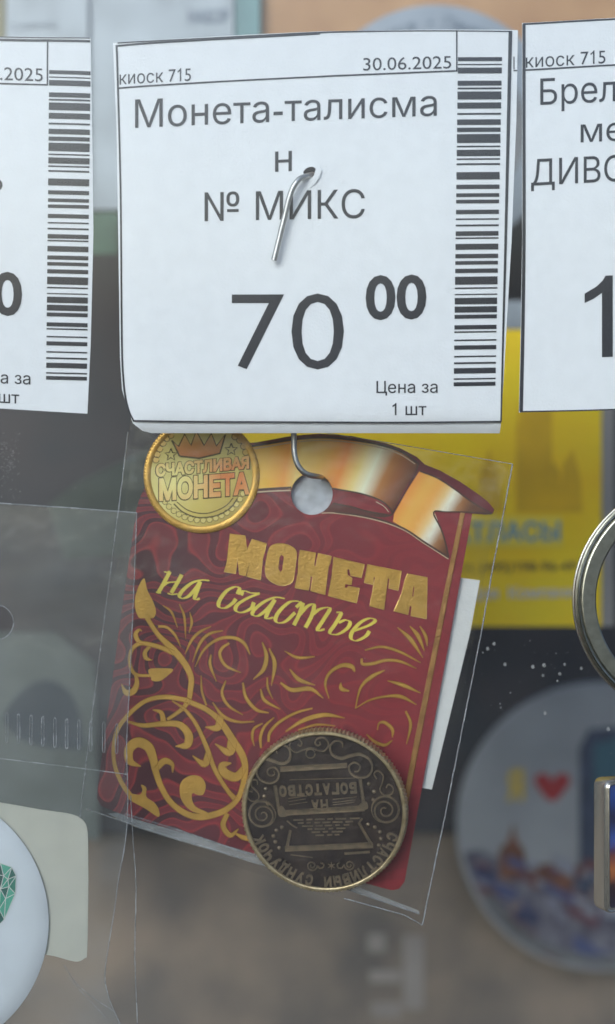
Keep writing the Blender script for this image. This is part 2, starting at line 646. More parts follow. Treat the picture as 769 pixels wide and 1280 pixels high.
    def disc_cap(self, cx, cy, r, z, n=96):
        self.f.append(tuple(self.addv((cx + r * math.cos(2 * math.pi * k / n), cy + r * math.sin(2 * math.pi * k / n), z)) for k in range(n)))
        return self

    def dome(self, cx, cy, r, z, h, seg=10, rings=3):
        prev = None
        for j in range(rings + 1):
            a = math.pi / 2 * j / rings
            rr, zz = r * math.cos(a), z - h * math.sin(a)
            if j == rings:
                t = self.addv((cx, cy, zz))
                for k in range(seg):
                    self.f.append((prev[k], prev[(k + 1) % seg], t))
            else:
                row = [self.addv((cx + rr * math.cos(2 * math.pi * k / seg), cy + rr * math.sin(2 * math.pi * k / seg), zz)) for k in range(seg)]
                if prev:
                    for k in range(seg):
                        self.f.append((prev[k], prev[(k + 1) % seg], row[(k + 1) % seg], row[k]))
                prev = row
        return self

    def box(self, x0, y0, x1, y1, z0, z1):
        return self.prism([(x0, y0), (x1, y0), (x1, y1), (x0, y1)], z0, z1)

    def text(self, s, x0, x1, y0, y1, cap, z, bold=0.0, zf=None, shear=0.0, colf=None, cap1=None):
        """string fitted between x0 and x1 on the baseline (x0,y0)-(x1,y1), capitals cap high"""
        vs, fs = glyphs(s, bold)
        lo = min(v[0] for v in vs)
        hi = max(v[0] for v in vs)
        cap1 = cap1 or cap
        b = len(self.v)
        for (x, y) in vs:
            t = (x - lo) / (hi - lo)
            c = cap + (cap1 - cap) * t
            px = x0 + (x1 - x0) * t + shear * y / CAPH * c
            py = y0 + (y1 - y0) * t - y / CAPH * c
            self.addv((px, py, z + (zf(px, py) if zf else 0)), colf(px, py) if colf else None)
        for f in fs:
            self.f.append(tuple(b + i for i in f))
        return self

    def glyph_at(self, ch, x, y, wpx, cap, up, z, bold=0.0, back=None):
        """one letter centred at (x, y); up = its upward direction in degrees on screen (0 = right, 90 = down)"""
        vs, fs = glyphs(ch, bold)
        lo = min(v[0] for v in vs)
        hi = max(v[0] for v in vs)
        ux, uy = math.cos(R(up)), math.sin(R(up))
        rx, ry = -uy, ux               # reading direction, to the right of 'up' on screen
        b = len(self.v)
        lay = [z] if back is None else [z, back]
        for zz in lay:
            for (vx, vy) in vs:
                a = ((vx - lo) / (hi - lo) - .5) * wpx
                h = (vy / CAPH - .5) * cap
                self.addv((x + rx * a + ux * h, y + ry * a + uy * h, zz))
        for f in fs:
            self.f.append(tuple(b + i for i in f))
        if back is not None:
            n = len(vs)
            ed = {}
            for f in fs:
                for i in range(len(f)):
                    ed[(f[i], f[(i + 1) % len(f)])] = 1
            for (i, j) in ed:
                if (j, i) not in ed:
                    self.f.append((b + i, b + j, b + n + j, b + n + i))
        return self


def K(d):
    return (D + d) / D


class Thing:
    """top-level Empty standing at photo point (ax, ay) at depth d; parts are drawn in photo pixels"""

    def __init__(self, name, label, cat, ax, ay, d, group=None, kind=None, rot=None):
        self.ax, self.ay, self.d = ax, ay, d
        o = bpy.data.objects.new(name, None)
        o.empty_display_size = 0.004
        COL.objects.link(o)
        k = K(d)
        o.location = ((ax - 384.5) * S * k, d * S, (640 - ay) * S * k)
        if rot:
            o.rotation_euler = rot
        o['label'] = label
        o['category'] = cat
        if group:
            o['group'] = group
        if kind:
            o['kind'] = kind
        self.o = o

    def part(self, name, mb, m, parent=None, smooth_deg=None, label=None, merge=False):
        me = bpy.data.meshes.new(name)
        s = S * K(self.d)
        me.from_pydata([((x - self.ax) * s, z * s, (self.ay - y) * s) for (x, y, z) in mb.v], [], mb.f)
        if any(c != (1, 1, 1) for c in mb.c):
            at = me.color_attributes.new('print', 'FLOAT_COLOR', 'POINT')
            for i, c in enumerate(mb.c):
                at.data[i].color = (*c, 1)
        bm = bmesh.new()
        bm.from_mesh(me)
        bmesh.ops.recalc_face_normals(bm, faces=bm.faces)
        bm.to_mesh(me)
        bm.free()
        me.materials.append(M[m])
        if smooth_deg:
            for p in me.polygons:
                p.use_smooth = True
            me.set_sharp_from_angle(angle=R(smooth_deg))
        o = bpy.data.objects.new(name, me)
        COL.objects.link(o)
        o.parent = parent or self.o
        if label:
            o['label'] = label
        return o


def solo(name, label, cat, mb, m, ax, ay, d, group=None, kind=None, smooth_deg=None):
    """a thing that is one mesh"""
    t = Thing.__new__(Thing)
    t.ax, t.ay, t.d, t.o = ax, ay, d, None
    o = t.part(name, mb, m, smooth_deg=smooth_deg)
    k = K(d)
    o.location = ((ax - 384.5) * S * k, d * S, (640 - ay) * S * k)
    if label:
        o['label'] = label
    if cat:
        o['category'] = cat
    if group:
        o['group'] = group
    if kind:
        o['kind'] = kind
    return o


def lin(r, g, b):
    f = lambda c: c / 255 / 12.92 if c / 255 <= .04045 else ((c / 255 + .055) / 1.055) ** 2.4
    return (min(.9, f(r) * 1.2), min(.9, f(g) * 1.2), min(.9, f(b) * 1.2))


def ramp(stops):
    def fn(t):
        for (a, ca), (b, cb) in zip(stops, stops[1:]):
            if t <= b:
                q = max(0, (t - a) / (b - a))
                return tuple(x + (y - x) * q for x, y in zip(ca, cb))
        return stops[-1][1]
    return fn


# ================================================================== SETTING
WALL_D, BOARD_D = 1400, 1372
solo('wall', None, None, MB().box(-2600, -2600, 3400, 3000, 0, 30), 'wall', 384, 640, WALL_D, kind='structure')
# dark display board on the wall
bd = Thing('display_board', 'dark display board on the wall behind the goods', 'board', 330, 1040, BOARD_D)
bd.part('board', MB().box(-500, -400, 1300, 1042, 0, 20), 'darkboard')
# ------------------------------------------------------------------ yellow poster
PO = 800
po = Thing('poster', 'yellow guide poster with blue letters hanging on the dark board', 'poster', 500, 783, PO)
po.part('sheet', MB().prism([(262, 412), (752, 412), (752, 783), (262, 783)], 0, 3), 'poster_yellow')
po.part('edge_strip', MB().prism([(752.5, 440), (768, 440), (768, 783), (752.5, 783)], 1, 4), 'grey_edge')
sk = MB()
sk.prism([(600, 640), (600, 590), (612, 560), (622, 590), (630, 640)], -0.6)
sk.prism([(645, 640), (645, 535), (652, 512), (690, 512), (690, 575), (700, 590), (706, 640)], -0.6)
sk.prism([(700, 640), (704, 580), (716, 560), (726, 600), (728, 640)], -0.9)
po.part('skyline_print', sk, 'poster_mark')
po.part('pale_band', MB().prism([(540, 645), (703, 645), (703, 684), (540, 684)], -1.2), 'poster_band')
po.part('pale_header', MB().prism([(480, 376), (752, 376), (752, 411), (480, 411)], 0, 3), 'pale_card')
po.part('title_lettering', MB().text('АТЛАСЫ', 566, 700, 677, 675, 23, -2.0, bold=0.02), 'poster_blue')
po.part('phone_lettering', MB().text('тел. (495)198-96-49', 560, 720, 715, 713, 12, -1.2, bold=0.01), 'poster_dark')
po.part('white_lettering', MB().text('Для  Компаний', 586, 730, 749, 746, 14, -1.2, bold=0.03), 'poster_white')

# ------------------------------------------------------------------ orange cover with a round emblem, top right
solo('orange_booklet', 'orange brown booklet at the top behind the middle and right tags', 'booklet', MB().box(326, -120, 900, 146, 0, 14), 'orange', 560, 146, 830)
rbg = Thing('round_badge', 'round grey blue badge with curved lettering in front of the orange booklet', 'badge', 545, 315, 818)
rbg.part('disc', MB().lathe(545, 160, [(0.1, 0), (148, 0), (155, 3), (155, 9), (0.1, 9)], 72), 'pale_blue', smooth_deg=40)
rbg.part('picture', MB().prism(circle(545, 160, 112, 112, 64), -0.8, -0.2), 'olive_print')
tx = MB()
word = 'Столица • Памятники'
for i, ch in enumerate(word):
    if ch == ' ':
        continue
    a = -90 + (i - 8.6) * 5.2
    wd = {'•': 6, 'м': 13, 'П': 12, 'ц': 11}.get(ch, 9.5)
    tx.glyph_at(ch, 545 + 132 * math.cos(R(a)), 160 + 132 * math.sin(R(a)), wd, 15, a, -1, bold=0.015)
rbg.part('lettering', tx, 'slate_ink')

# pale packages at the top left
pk = Thing('pale_box', 'pale grey package with dark blurred lettering behind the middle tag', 'package', 210, 245, 800)
pk.part('box', MB().box(112, -120, 292, 262, 0, 60), 'pale_card')
pk.part('lettering', MB().text('НАБОР', 236, 286, 30, 29, 17, -1, bold=0.03), 'slate_ink')
pk.part('green_label', MB().prism([(96, 266), (148, 266), (148, 318), (96, 318)], -3, -1), 'green')
solo('teal_box', 'narrow teal package standing beside the orange booklet', 'package', MB().box(294, -120, 325, 262, 0, 50), 'teal', 308, 262, 805)
pl = Thing('pale_packet', 'pale packet with faint letters behind the left tag', 'package', 40, 245, 790)
pl.part('packet', MB().box(8, -120, 110, 290, 0, 40), 'pale_card')
pl.part('lettering', MB().text('сувенир', 14, 72, 38, 36, 12, -1), 'pale_blue')
solo('olive_packet', 'olive yellow packet at the far left edge behind the left tag', 'package', MB().box(-70, -120, 6, 240, 0, 40), 'olive_pack', 0, 240, 792)

# ------------------------------------------------------------------ round souvenir magnet
MG = 1335
cx, cy, rr = 752, 1034, 181
mg = Thing('souvenir_plate', 'large round souvenir plate with a red heart and town view, behind the key ring', 'plate', cx, cy + rr, MG)
mg.part('disc', MB().lathe(cx, cy, [(0.1, 0), (rr - 1, 0), (rr, 1), (rr, 10), (0.1, 10)], 80), 'magnet_sky', smooth_deg=40)


def clipc(pts, r=rr - 6):
    o = []
    for x, y in pts:
        dd = math.hypot(x - cx, y - cy)
        o.append((x, y) if dd <= r else (cx + (x - cx) * r / dd, cy + (y - cy) * r / dd))
    return o


town = clipc(dens([(560, 1068), (600, 1062), (640, 1078), (700, 1080), (760, 1090), (940, 1090), (940, 1230), (560, 1230)], 6))
mg.part('town_print', MB().prism(town, -0.6), 'mosaic')
mg.part('heart', MB().prism(smooth([(690, 1002), (672, 984), (668, 974), (674, 967), (684, 968), (690, 975), (697, 968), (707, 967), (712, 974), (708, 985)], 4, True), -1.2), 'heart')
mg.part('letter', MB().text('Я', 633, 655, 998, 998, 34, -1.2, bold=0.06), 'amber')
ch = MB()
ch.prism([(624, 1098), (624, 1062), (636, 1050), (641, 1028), (646, 1050), (656, 1064), (656, 1098)], -1.4)
ch.prism([(664, 1110), (664, 1086), (690, 1078), (716, 1086), (716, 1110)], -1.4)
mg.part('church_print', ch, 'brick')
tw = MB()
tw.prism([(724, 1120), (724, 935), (736, 912), (800, 905), (800, 1120)], -1.3)
mg.part('tower_print', tw, 'navy')
mg.part('tower_glass', MB().prism([(742, 992), (742, 930), (800, 915), (800, 992)], -1.9), 'petrol')
rt = MB()
for i in range(60):
    x = random.uniform(590, 800)
    y = random.uniform(1078, 1205)
    a = random.uniform(6, 20)
    h = random.uniform(4, 9)
    t = random.uniform(0.1, 0.6)
    q = clipc([(x - a, y - h + -a * t), (x + a, y - h + a * t), (x + a, y + h + a * t), (x - a, y + h - a * t)])
    c = random.choice([lin(110, 108, 118), lin(70, 76, 105), lin(92, 58, 58), lin(112, 98, 94), lin(54, 57, 80), lin(122, 122, 128), lin(88, 58, 64)])
    rt.prism(q, -2.2 - i * .05, colf=lambda p, c=c: c)
mg.part('roofs_print', rt, 'print')
bl = MB()
bl.stroke(circle(cx, cy, rr - 16, None, 40, 60, 150), 12, -5.6)
mg.part('border_band', bl, 'olive_print')

# small pale labels low on the wall
st = Thing('paper_label', 'faint pale folded label with four panels on the wall below the coin', 'label', 492, 1230, 1396)
fr_ = MB()
for (x0, y0, x1, y1) in ((460, 1168, 482, 1190), (504, 1170, 530, 1262), (462, 1214, 501, 1228), (464, 1254, 501, 1272)):
    fr_.prism([(x0, y0), (x1, y0), (x1, y1), (x0, y1)], 0, 2)
st.part('panel', fr_, 'shelf')
solo('reflection_shape', 'added grey green shape imitating a street reflection left of the red card', 'packet', MB().prism([(60, 632), (96, 604), (186, 560), (230, 610), (196, 690), (80, 700)], 0, 10), 'reflection_green', 140, 700, 850)  # added shape, no real goods: imitates a street reflection in the pane
gp_ = Thing('reflection_panel', 'added grey green panel imitating a street reflection behind the milky bag', 'reflection shape', 40, 1050, 855)  # added panel: its tone imitates the reflection seen behind the left bag
gp_.part('panel', MB().prism([(-160, 786), (70, 792), (118, 830), (124, 1050), (-160, 1050)], 0, 8), 'reflection_grey')  # body of the added shape that imitates the reflection
gp_.part('reflection_arc', MB().prism(smooth([(4, 900), (30, 862), (62, 850), (92, 872), (104, 920), (100, 936), (40, 930)], 4, True), -1, -.2), 'reflection_dark')  # darker arc within the imitated reflection


# ================================================================== PRICE TAGS
def zf_mid(x, y):
    z = 0.0
    q = max(0.0, 186 - x + max(0, y - 330) * .05)
    z += (q / 40) ** 2 * 5.0 * (0.25 + 0.75 * min(1, max(0, (y - 60) / 440)))
    z += max(0.0, y - 528) * 0.75
    z += 2.5 * math.sin((x - 150) / 490 * math.pi) * -1
    z += max(0, x - 540) ** 2 / 10000 * 3.0
    z -= 3.2 * math.exp(-((x - 388) ** 2 + (y - 217) ** 2) / 180)
    z += 0.5 * noise.noise(Vector((x * .012, y * .012, 3)))
    return z


def bars(T, xl0, xr0, xl1, xr1, y0, y1, spec, zf, z=-0.55, sl=-1.0):
    m = MB()
    for (a, b) in spec:
        for_y = lambda y: (y - y0) / (y1 - y0)
        for_l = lambda y: xl0 + (xl1 - xl0) * for_y(y)
        for_r = lambda y: xr0 + (xr1 - xr0) * for_y(y)
        yc = (a + b) / 2
        m.stroke([(for_l(yc), yc - sl / 2), ((for_l(yc) + for_r(yc)) / 2, yc), (for_r(yc), yc + sl / 2)], b - a, z, zf=zf, n=3)
    return m


BAR = [(108, 121), (130, 134), (142, 161), (185, 201), (207, 213), (220, 246), (256, 276), (290, 296), (311, 329), (338, 352), (359, 388), (397, 402), (410, 431), (438, 443), (454, 460),
       (483, 507), (524, 538), (552, 564), (573, 585), (606, 620), (634, 639), (654, 660), (676, 691), (696, 701), (717, 736), (750, 764), (773, 785), (798, 812), (824, 850), (859, 864),
       (880, 884), (893, 914), (921, 941), (948, 961), (982, 996), (1002, 1007), (1029, 1034), (1048, 1062), (1082, 1087), (1103, 1109), (1122, 1140), (1155, 1160), (1168, 1181)]
BAR = [(30 + a / 2.61, 30 + b / 2.61) for a, b in BAR]

tag = Thing('price_tag', 'middle price tag reading 70 00, pierced by the bent wire end', 'price tag', 388, 215, 0, group='price tags hanging behind the glass')
outl = [(141, 53), (200, 50), (310, 44), (400, 40), (500, 38), (648, 36.5), (646, 150), (640, 300), (633, 420), (626, 541), (500, 541), (350, 541), (189, 541), (177, 538), (166, 529),
        (158, 508), (152, 486), (149.5, 446), (148, 324), (145.5, 162)]
hole = smooth([(379, 217), (383, 211.5), (389, 209.5), (394, 211), (395, 216), (391, 222), (385, 223)], 3, True)
tag.part('paper', MB().plate(outl, zf_mid, 0.9, holes=[hole], step=14), 'paper', smooth_deg=50)
tr_ = MB()
tr_.plate([(395.2, 212), (399, 208), (402, 214), (400, 222), (394, 231), (387, 236), (389, 229), (392, 222)], lambda x, y: zf_mid(x, y) - 1.6 - 1.2 * max(0, (x - 390) / 10), 0.5, step=5, edge=3)
tag.part('torn_flap', tr_, 'paper', smooth_deg=60)
zt = zf_mid
bo = MB()
bo.stroke([(147, 57), (200, 53.5), (300, 48.5), (400, 43.5)], [2.4, 2.4, 2, 1.4], -0.55, zf=zt)
bo.stroke([(147, 53.5), (230, 49.8), (330, 45), (410, 41.2), (500, 39.5), (640, 38.5)], [1.5, 1.5, 2, 2, 1.4, 1.4], -0.6, zf=zt)
bo.stroke([(145.6, 56), (147, 93), (150.7, 243), (152, 425), (154, 475), (157, 499), (161.5, 515), (167, 526)], [2.5, 2.5, 2.2, 2.4, 2.6, 2.6, 2.4, 2.0], -0.65, zf=zt, n=10)
bo.stroke([(166, 526), (220, 527), (300, 527.6), (400, 528), (500, 528.3), (627, 527)], 2.2, -0.6, zf=zt, n=8)
bo.stroke([(638.5, 38), (636, 150), (632.5, 300), (629, 430), (626.6, 527)], [4.6, 4.2, 3.4, 2.6, 2.0], -0.65, zf=zt, n=8)
tag.part('border_line', bo, 'ink')
hl = MB()
hl.stroke([(148, 110), (250, 104), (400, 96.5), (480, 93), (571, 89)], 2.1, -0.5, zf=zt, n=6)
hl.stroke([(571, 38), (571, 64), (571, 90)], 1.9, -0.45, zf=zt)
tag.part('header_line', hl, 'ink')
tag.part('barcode', bars(tag, 572.5, 628, 567, 619.5, 70, 484, BAR, zt), 'ink')
tag.part('shop_lettering', MB().text('киоск 715', 149.5, 239, 105.5, 101.5, 16.5, -0.55, zf=zt), 'ink')
tag.part('date_lettering', MB().text('30.06.2025', 454, 564, 89, 86, 16.5, -0.55, zf=zt), 'ink')
nm = MB()
nm.text('Монета-талисма', 169, 546, 160, 145, 35.5, -0.55, zf=zt, cap1=33)
nm.text('н', 344, 365, 215.5, 214.5, 34, -0.55, zf=zt)
nm.text('№ МИКС', 256, 456, 277, 273, 36, -0.55, zf=zt)
tag.part('name_lettering', nm, 'ink')
tag.part('price_digits', MB().text('70', 290, 430, 462, 462, 101, -0.55, zf=zt, bold=-0.008), 'ink')
tag.part('kopeck_digits', MB().text('00', 457, 533, 398.5, 397, 55, -0.55, zf=zt, bold=0.022), 'ink')
un = MB()
un.text('Цена за', 470.5, 547, 491.5, 491, 15, -0.55, zf=zt, bold=0.004)
un.text('1 шт', 490.5, 533, 519, 519, 15, -0.55, zf=zt, bold=0.004)
tag.part('unit_lettering', un, 'ink')
nb = MB()
nb.stroke([(642.5, 87.5), (647, 87.3)], 1.6, -0.5, zf=zt)
nb.stroke([(643, 70), (643, 86)], 1.4, -0.45, zf=zt)
tag.part('cut_mark', nb, 'ink')


def zf_l(x, y):
    return 1.5 + max(0, (x - 95) / 22) ** 2 * 1.5 + 0.6 * noise.noise(Vector((x * .011, y * .011, 9)))


tl = Thing('price_tag', 'cut off price tag at the left edge with its barcode in view', 'price tag', 20, 280, 3, group='price tags hanging behind the glass')
tl.part('paper', MB().plate([(-330, 33), (-100, 41), (0, 45), (113, 46), (115, 160), (116.5, 290), (113, 430), (109, 517), (0, 510.5), (-330, 495)], zf_l, 0.9, step=16), 'paper', smooth_deg=50)
b2 = MB()
b2.stroke([(-325, 41), (0, 49.5), (60, 50.4), (112.5, 51)], 3.0, -0.6, zf=zf_l, n=8)
b2.stroke([(-325, 37), (0, 45.9), (112.5, 47)], 1.3, -0.65, zf=zf_l, n=8)
tl.part('border_line', b2, 'ink')
h2 = MB()
h2.stroke([(-325, 90), (-100, 100), (0, 104), (59.5, 105.8)], 2.0, -0.5, zf=zf_l)
h2.stroke([(59.5, 52), (59.3, 80), (59.3, 106.5)], 1.9, -0.45, zf=zf_l)
tl.part('header_line', h2, 'ink')
B2 = [(64.5 + (a - 71.4) * 1.0 + 17, 64.5 + (b - 71.4) * 1.0 + 17) for a, b in BAR]
B2 = [(88 + (a - BAR[0][0]) * (475 - 88) / (BAR[-1][1] - BAR[0][0]), 88 + (b - BAR[0][0]) * (475 - 88) / (BAR[-1][1] - BAR[0][0])) for a, b in BAR]
tl.part('barcode', bars(tl, 61.5, 113, 57.5, 108.5, 88, 475, B2, zf_l, sl=1.2), 'ink')
tl.part('date_lettering', MB().text('30.06.2025', -56, 53.5, 97.5, 101.5, 17, -0.55, zf=zf_l), 'ink')
tl.part('name_lettering', MB().text('Брелок медь', -270, 3, 230, 239, 33, -0.55, zf=zf_l), 'ink')
tl.part('price_digits', MB().text('150', -260, -70, 445, 450, 100, -0.55, zf=zf_l), 'ink')
tl.part('kopeck_digits', MB().text('00', -46, 27.5, 391, 393, 54, -0.55, zf=zf_l, bold=0.022), 'ink')
u2 = MB()
u2.text('Цена за', -38, 38, 477.5, 480.5, 15, -0.55, zf=zf_l, bold=0.004)
u2.text('1 шт', -18, 24, 502.5, 504.5, 15, -0.55, zf=zf_l, bold=0.004)
tl.part('unit_lettering', u2, 'ink')


def zf_r(x, y):
    return 1.0 + 0.6 * noise.noise(Vector((x * .011, y * .011, 19)))


tg = Thing('price_tag', 'cut off price tag at the right edge starting with the word Брелок', 'price tag', 800, 270, 1, group='price tags hanging behind the glass')
tg.part('paper', MB().plate([(653, 28.5), (770, 22), (1130, 4), (1126, 500), (770, 512.8), (649, 515.5), (651.5, 400), (653, 300)], zf_r, 0.9, step=16), 'paper', smooth_deg=50)
b3 = MB()
b3.stroke([(655.2, 30), (655.2, 150), (655.2, 300), (653.6, 420), (651.6, 514)], [4, 4, 4.2, 4.4, 4.6], -0.6, zf=zf_r)
b3.stroke([(654, 30), (770, 23.6), (1120, 6)], 2.2, -0.55, zf=zf_r)
b3.stroke([(650, 514.6), (770, 511.8), (1120, 500)], 1.8, -0.55, zf=zf_r)
tg.part('border_line', b3, 'ink')
tg.part('header_line', MB().stroke([(656, 87.5), (770, 81), (1050, 66)], 2.0, -0.5, zf=zf_r), 'ink')
tg.part('shop_lettering', MB().text('киоск 715', 657.5, 757, 84.5, 79, 17, -0.55, zf=zf_r), 'ink')
n3 = MB()
n3.text('Брелок', 675.5, 820, 131, 124, 33, -0.55, zf=zf_r)
n3.text('металл', 726, 872, 178, 171, 30, -0.55, zf=zf_r)
n3.text('ДИВО', 664, 782, 232, 226, 33, -0.55, zf=zf_r)
tg.part('name_lettering', n3, 'ink')
tg.part('price_digits', MB().text('130', 731, 945, 447, 441, 102, -0.55, zf=zf_r), 'ink')

# ------------------------------------------------------------------ the bent wire: through the tag, down behind it, into the card's hole
wire = MB()
wp = [(342.8, 327.5, -13), (349, 302, -13.5), (356, 274, -14.5), (361.5, 252, -16), (366.5, 238, -16.5), (374, 227.5, -15), (382, 222.5, -9), (388.5, 219, 0), (391, 217.5, 9), (389, 226, 15), (382, 300, 17),
      (372, 420, 26), (367.5, 520, 36), (367.3, 551, 38), (368.2, 567, 38), (372, 580, 38), (380, 589.5, 39), (390, 593.5, 44), (398, 594.5, 58), (402, 595, 85), (402, 593, 116)]
wire.tube(wp, 3.55, seg=14, n=7)
hook = Thing('wire_hook', 'bent steel wire stuck through the middle price tag, hooked into the red card', 'hook', 388, 215, 0)
hook.part('wire', wire, 'steel', smooth_deg=50)

# ================================================================== BAG 1 WITH THE CARD AND THE COIN
FRONT, COIN, CARD, SLIP, BACK = 46, 62, 98, 106, 114


def zb(x, y):
    bulge = math.exp(-(((x - 406) / 130) ** 2 + ((y - 1012) / 130) ** 2)) * -7
    return bulge + 2.0 * noise.noise(Vector((x * .006, y * .006, 1))) + 0.7 * noise.noise(Vector((x * .02, y * .02, 5)))


bag = Thing('plastic_bag', 'clear plastic bag with welded side edges around the red card and coin', 'bag', 390, 592, FRONT)
BG = [(167, 501), (260, 516), (375, 536), (483, 553), (560, 566), (641, 580), (630, 640), (618, 700), (600, 800), (575, 925), (553, 1035), (528, 1156), (440, 1125), (316, 1089), (164, 1043), (100, 1021),
      (110, 935), (131, 770), (153, 600)]
hc = circle(390, 617.5, 27, 27, 40)
bag.part('front_sheet', MB().plate(BG, zb, 0.5, holes=[hc], step=18), 'film', smooth_deg=60)
bag.part('back_sheet', MB().plate(BG, lambda x, y: BACK - FRONT + zb(x * .8 + 70, y), 0.5, holes=[circle(390, 617.5, 9, 9, 20)], step=18), 'film', smooth_deg=60)
sr = [(641, 580), (630, 640), (618, 700), (600, 800), (575, 925), (553, 1035), (528, 1156)]
sl_ = [(160, 540), (153, 600), (131, 770), (110, 935), (100, 1021)]


def wob(pts, z, a, zf=zb, step=7):
    o = []
    for p, q in zip(pts, pts[1:]):
        n = max(2, int(math.hypot(q[0] - p[0], q[1] - p[1]) / step))
        for i in range(n):
            x = p[0] + (q[0] - p[0]) * i / n
            y = p[1] + (q[1] - p[1]) * i / n
            o.append((x + random.uniform(-a, a), y, z + zf(x, y)))
    x, y = pts[-1]
    o.append((x, y, z + zf(x, y)))
    return o


s1 = MB().tube(wob(sr, 0.2, 0.25), 0.95, seg=6, n=2)
bag.part('side_seam', s1, 'seam')
s2 = MB().tube(wob(sl_, 0.2, 0.2), 0.8, seg=6, n=2)
bag.part('side_seam', s2, 'seam')
bag.part('top_edge', MB().tube(wob([(300, 523), (375, 536), (483, 553), (641, 580)], 0.2, .05), 0.55, seg=6, n=2), 'seam')
fd = MB()
fd.plate([(128, 1027), (164, 1024), (240, 1047), (330, 1081), (420, 1110), (528, 1152), (528, 1157), (440, 1127), (316, 1091), (164, 1045)], lambda x, y: 52 + 2.5 * noise.noise(Vector((x * .02, y * .05, 7))), 0.6, step=8)
bag.part('bottom_fold', fd, 'fold', smooth_deg=60)
e2 = MB()
e2.tube(wob([(100, 1021), (164, 1043), (316, 1089), (440, 1125), (528, 1156)], 52, .1), 0.8, seg=6, n=2)
e2.tube(wob([(150, 1027), (220, 1048), (300, 1075), (352, 1093)], 50, .1), 1.1, seg=6, n=2)
e2.tube(wob([(430, 1122), (470, 1133), (505, 1143), (528, 1156)], -1.2, .2), 0.7, seg=6, n=2)
bag.part('bottom_edge', e2, 'seam')
# pale uneven disc behind the punched hole
bag.part('hole_disc', MB().plate(circle(390, 618, 38, 38, 40), lambda x, y: BACK - FRONT - 5 + 1.6 * noise.noise(Vector((x * .06, y * .06, 0))), 1, step=6, edge=5), 'patch', smooth_deg=60)

# white slip behind the card
slip = solo('paper_slip', 'blank white paper slip tucked behind the red card', 'slip',
            MB().plate([(430, 705), (552, 719), (600, 725.5), (588, 790), (560, 905), (540, 987), (470, 975), (400, 960)], lambda x, y: 0.6 * math.sin(y * .02), 0.8, step=18), 'white_slip', 560, 860, SLIP, smooth_deg=50)

# ------------------------------------------------------------------ the red card
card = Thing('printed_card', 'dark red card with gold lettering МОНЕТА на счастье, inside the bag', 'card', 390, 830, CARD)
body = [(183, 606), (175, 622), (170.5, 637), (168, 655), (150, 780), (122, 985), (121.5, 998), (126, 1007), (140, 1013), (164, 1022), (240, 1044), (316, 1066.5), (490, 1113), (499, 1111), (506, 1102), (508, 1090),
        (562, 800), (590.5, 642)]
top = [(608, 643.5), (616, 642), (618, 637), (610, 627), (597, 617), (575, 602), (550, 588), (531, 580.5), (521, 571), (500, 560), (483, 554), (440, 545), (400, 542), (367, 544.5), (320, 553), (260, 556)]
ph = circle(390, 617.5, 26, 26, 48)
card.part('card', MB().prism(body + top, 0, 3.2, holes=[ph]), 'card')
# card edge highlight ring of the hole, ribbon border
rb_ = MB()
rb_.prism([(320, 553), (367, 544.5), (400, 542), (440, 545), (483, 554), (500, 560), (521, 571), (531, 580.5), (550, 588), (575, 602), (597, 617), (610, 627), (618, 637), (616, 642), (608, 643.5), (590, 642.2), (560, 640),
           (545, 636), (505, 600), (440, 560), (380, 556), (320, 562)], -0.35)
card.part('ribbon_border', rb_, 'cardback')

gold = ramp([(0, lin(228, 180, 80)), (.15, lin(240, 178, 70)), (.28, lin(232, 150, 52)), (.36, lin(240, 195, 110)), (.5, lin(240, 178, 80)), (.62, lin(225, 135, 45)), (.72, lin(248, 200, 120)), (.80, lin(252, 236, 195)),
             (.88, lin(170, 110, 50)), (.95, lin(130, 75, 35)), (1, lin(95, 52, 28))])
tailc = ramp([(0, lin(165, 85, 30)), (.12, lin(225, 135, 50)), (.35, lin(246, 170, 75)), (.5, lin(242, 160, 72)), (.62, lin(240, 190, 125)), (.72, lin(252, 236, 205)), (.85, lin(150, 100, 55)), (1, lin(90, 50, 28))])


def band(m, topc, botc, z, colf, n=40, hole=None):
    """printed band between two curves, coloured along its length"""
    T_, B_ = smooth(topc, 10), smooth(botc, 10)

    def at(c, t):
        f = t * (len(c) - 1)
        i = min(int(f), len(c) - 2)
        q = f - i
        return (c[i][0] + (c[i + 1][0] - c[i][0]) * q, c[i][1] + (c[i + 1][1] - c[i][1]) * q)
    prev = None
    for i in range(n + 1):
        a, b = at(T_, i / n), at(B_, i / n)
        row = []
        for j in range(9):
            q = j / 8
            row.append(m.addv((a[0] + (b[0] - a[0]) * q, a[1] + (b[1] - a[1]) * q, z), colf(i / n)))
        if prev:
            for j in range(8):
                qx = sum(m.v[k][0] for k in (prev[j], prev[j + 1], row[j], row[j + 1])) / 4
                qy = sum(m.v[k][1] for k in (prev[j], prev[j + 1], row[j], row[j + 1])) / 4
                m.f.append((prev[j], prev[j + 1], row[j + 1], row[j]))
        prev = row


rib = MB()
# front band, drawn in two pieces left and right of the punched hole and one above it
R2 = crop(370, 520, 2.652)
topc = [(300, 560), (330, 555.5), (367, 549.5), (400, 547), (434, 549), (470, 555), (500, 564), (523.5, 580)]
arc_b = circle(390, 617.5, 26.3, 26.3, 20, 193, 347)
botl = [(300, 614), (330, 611.5), (350, 610.2), (364.4, 611.6)] + arc_b[1:-1] + [(415.6, 611.6), (430, 613.5), (451, 617), (470, 623), (482, 630), (490, 640)]


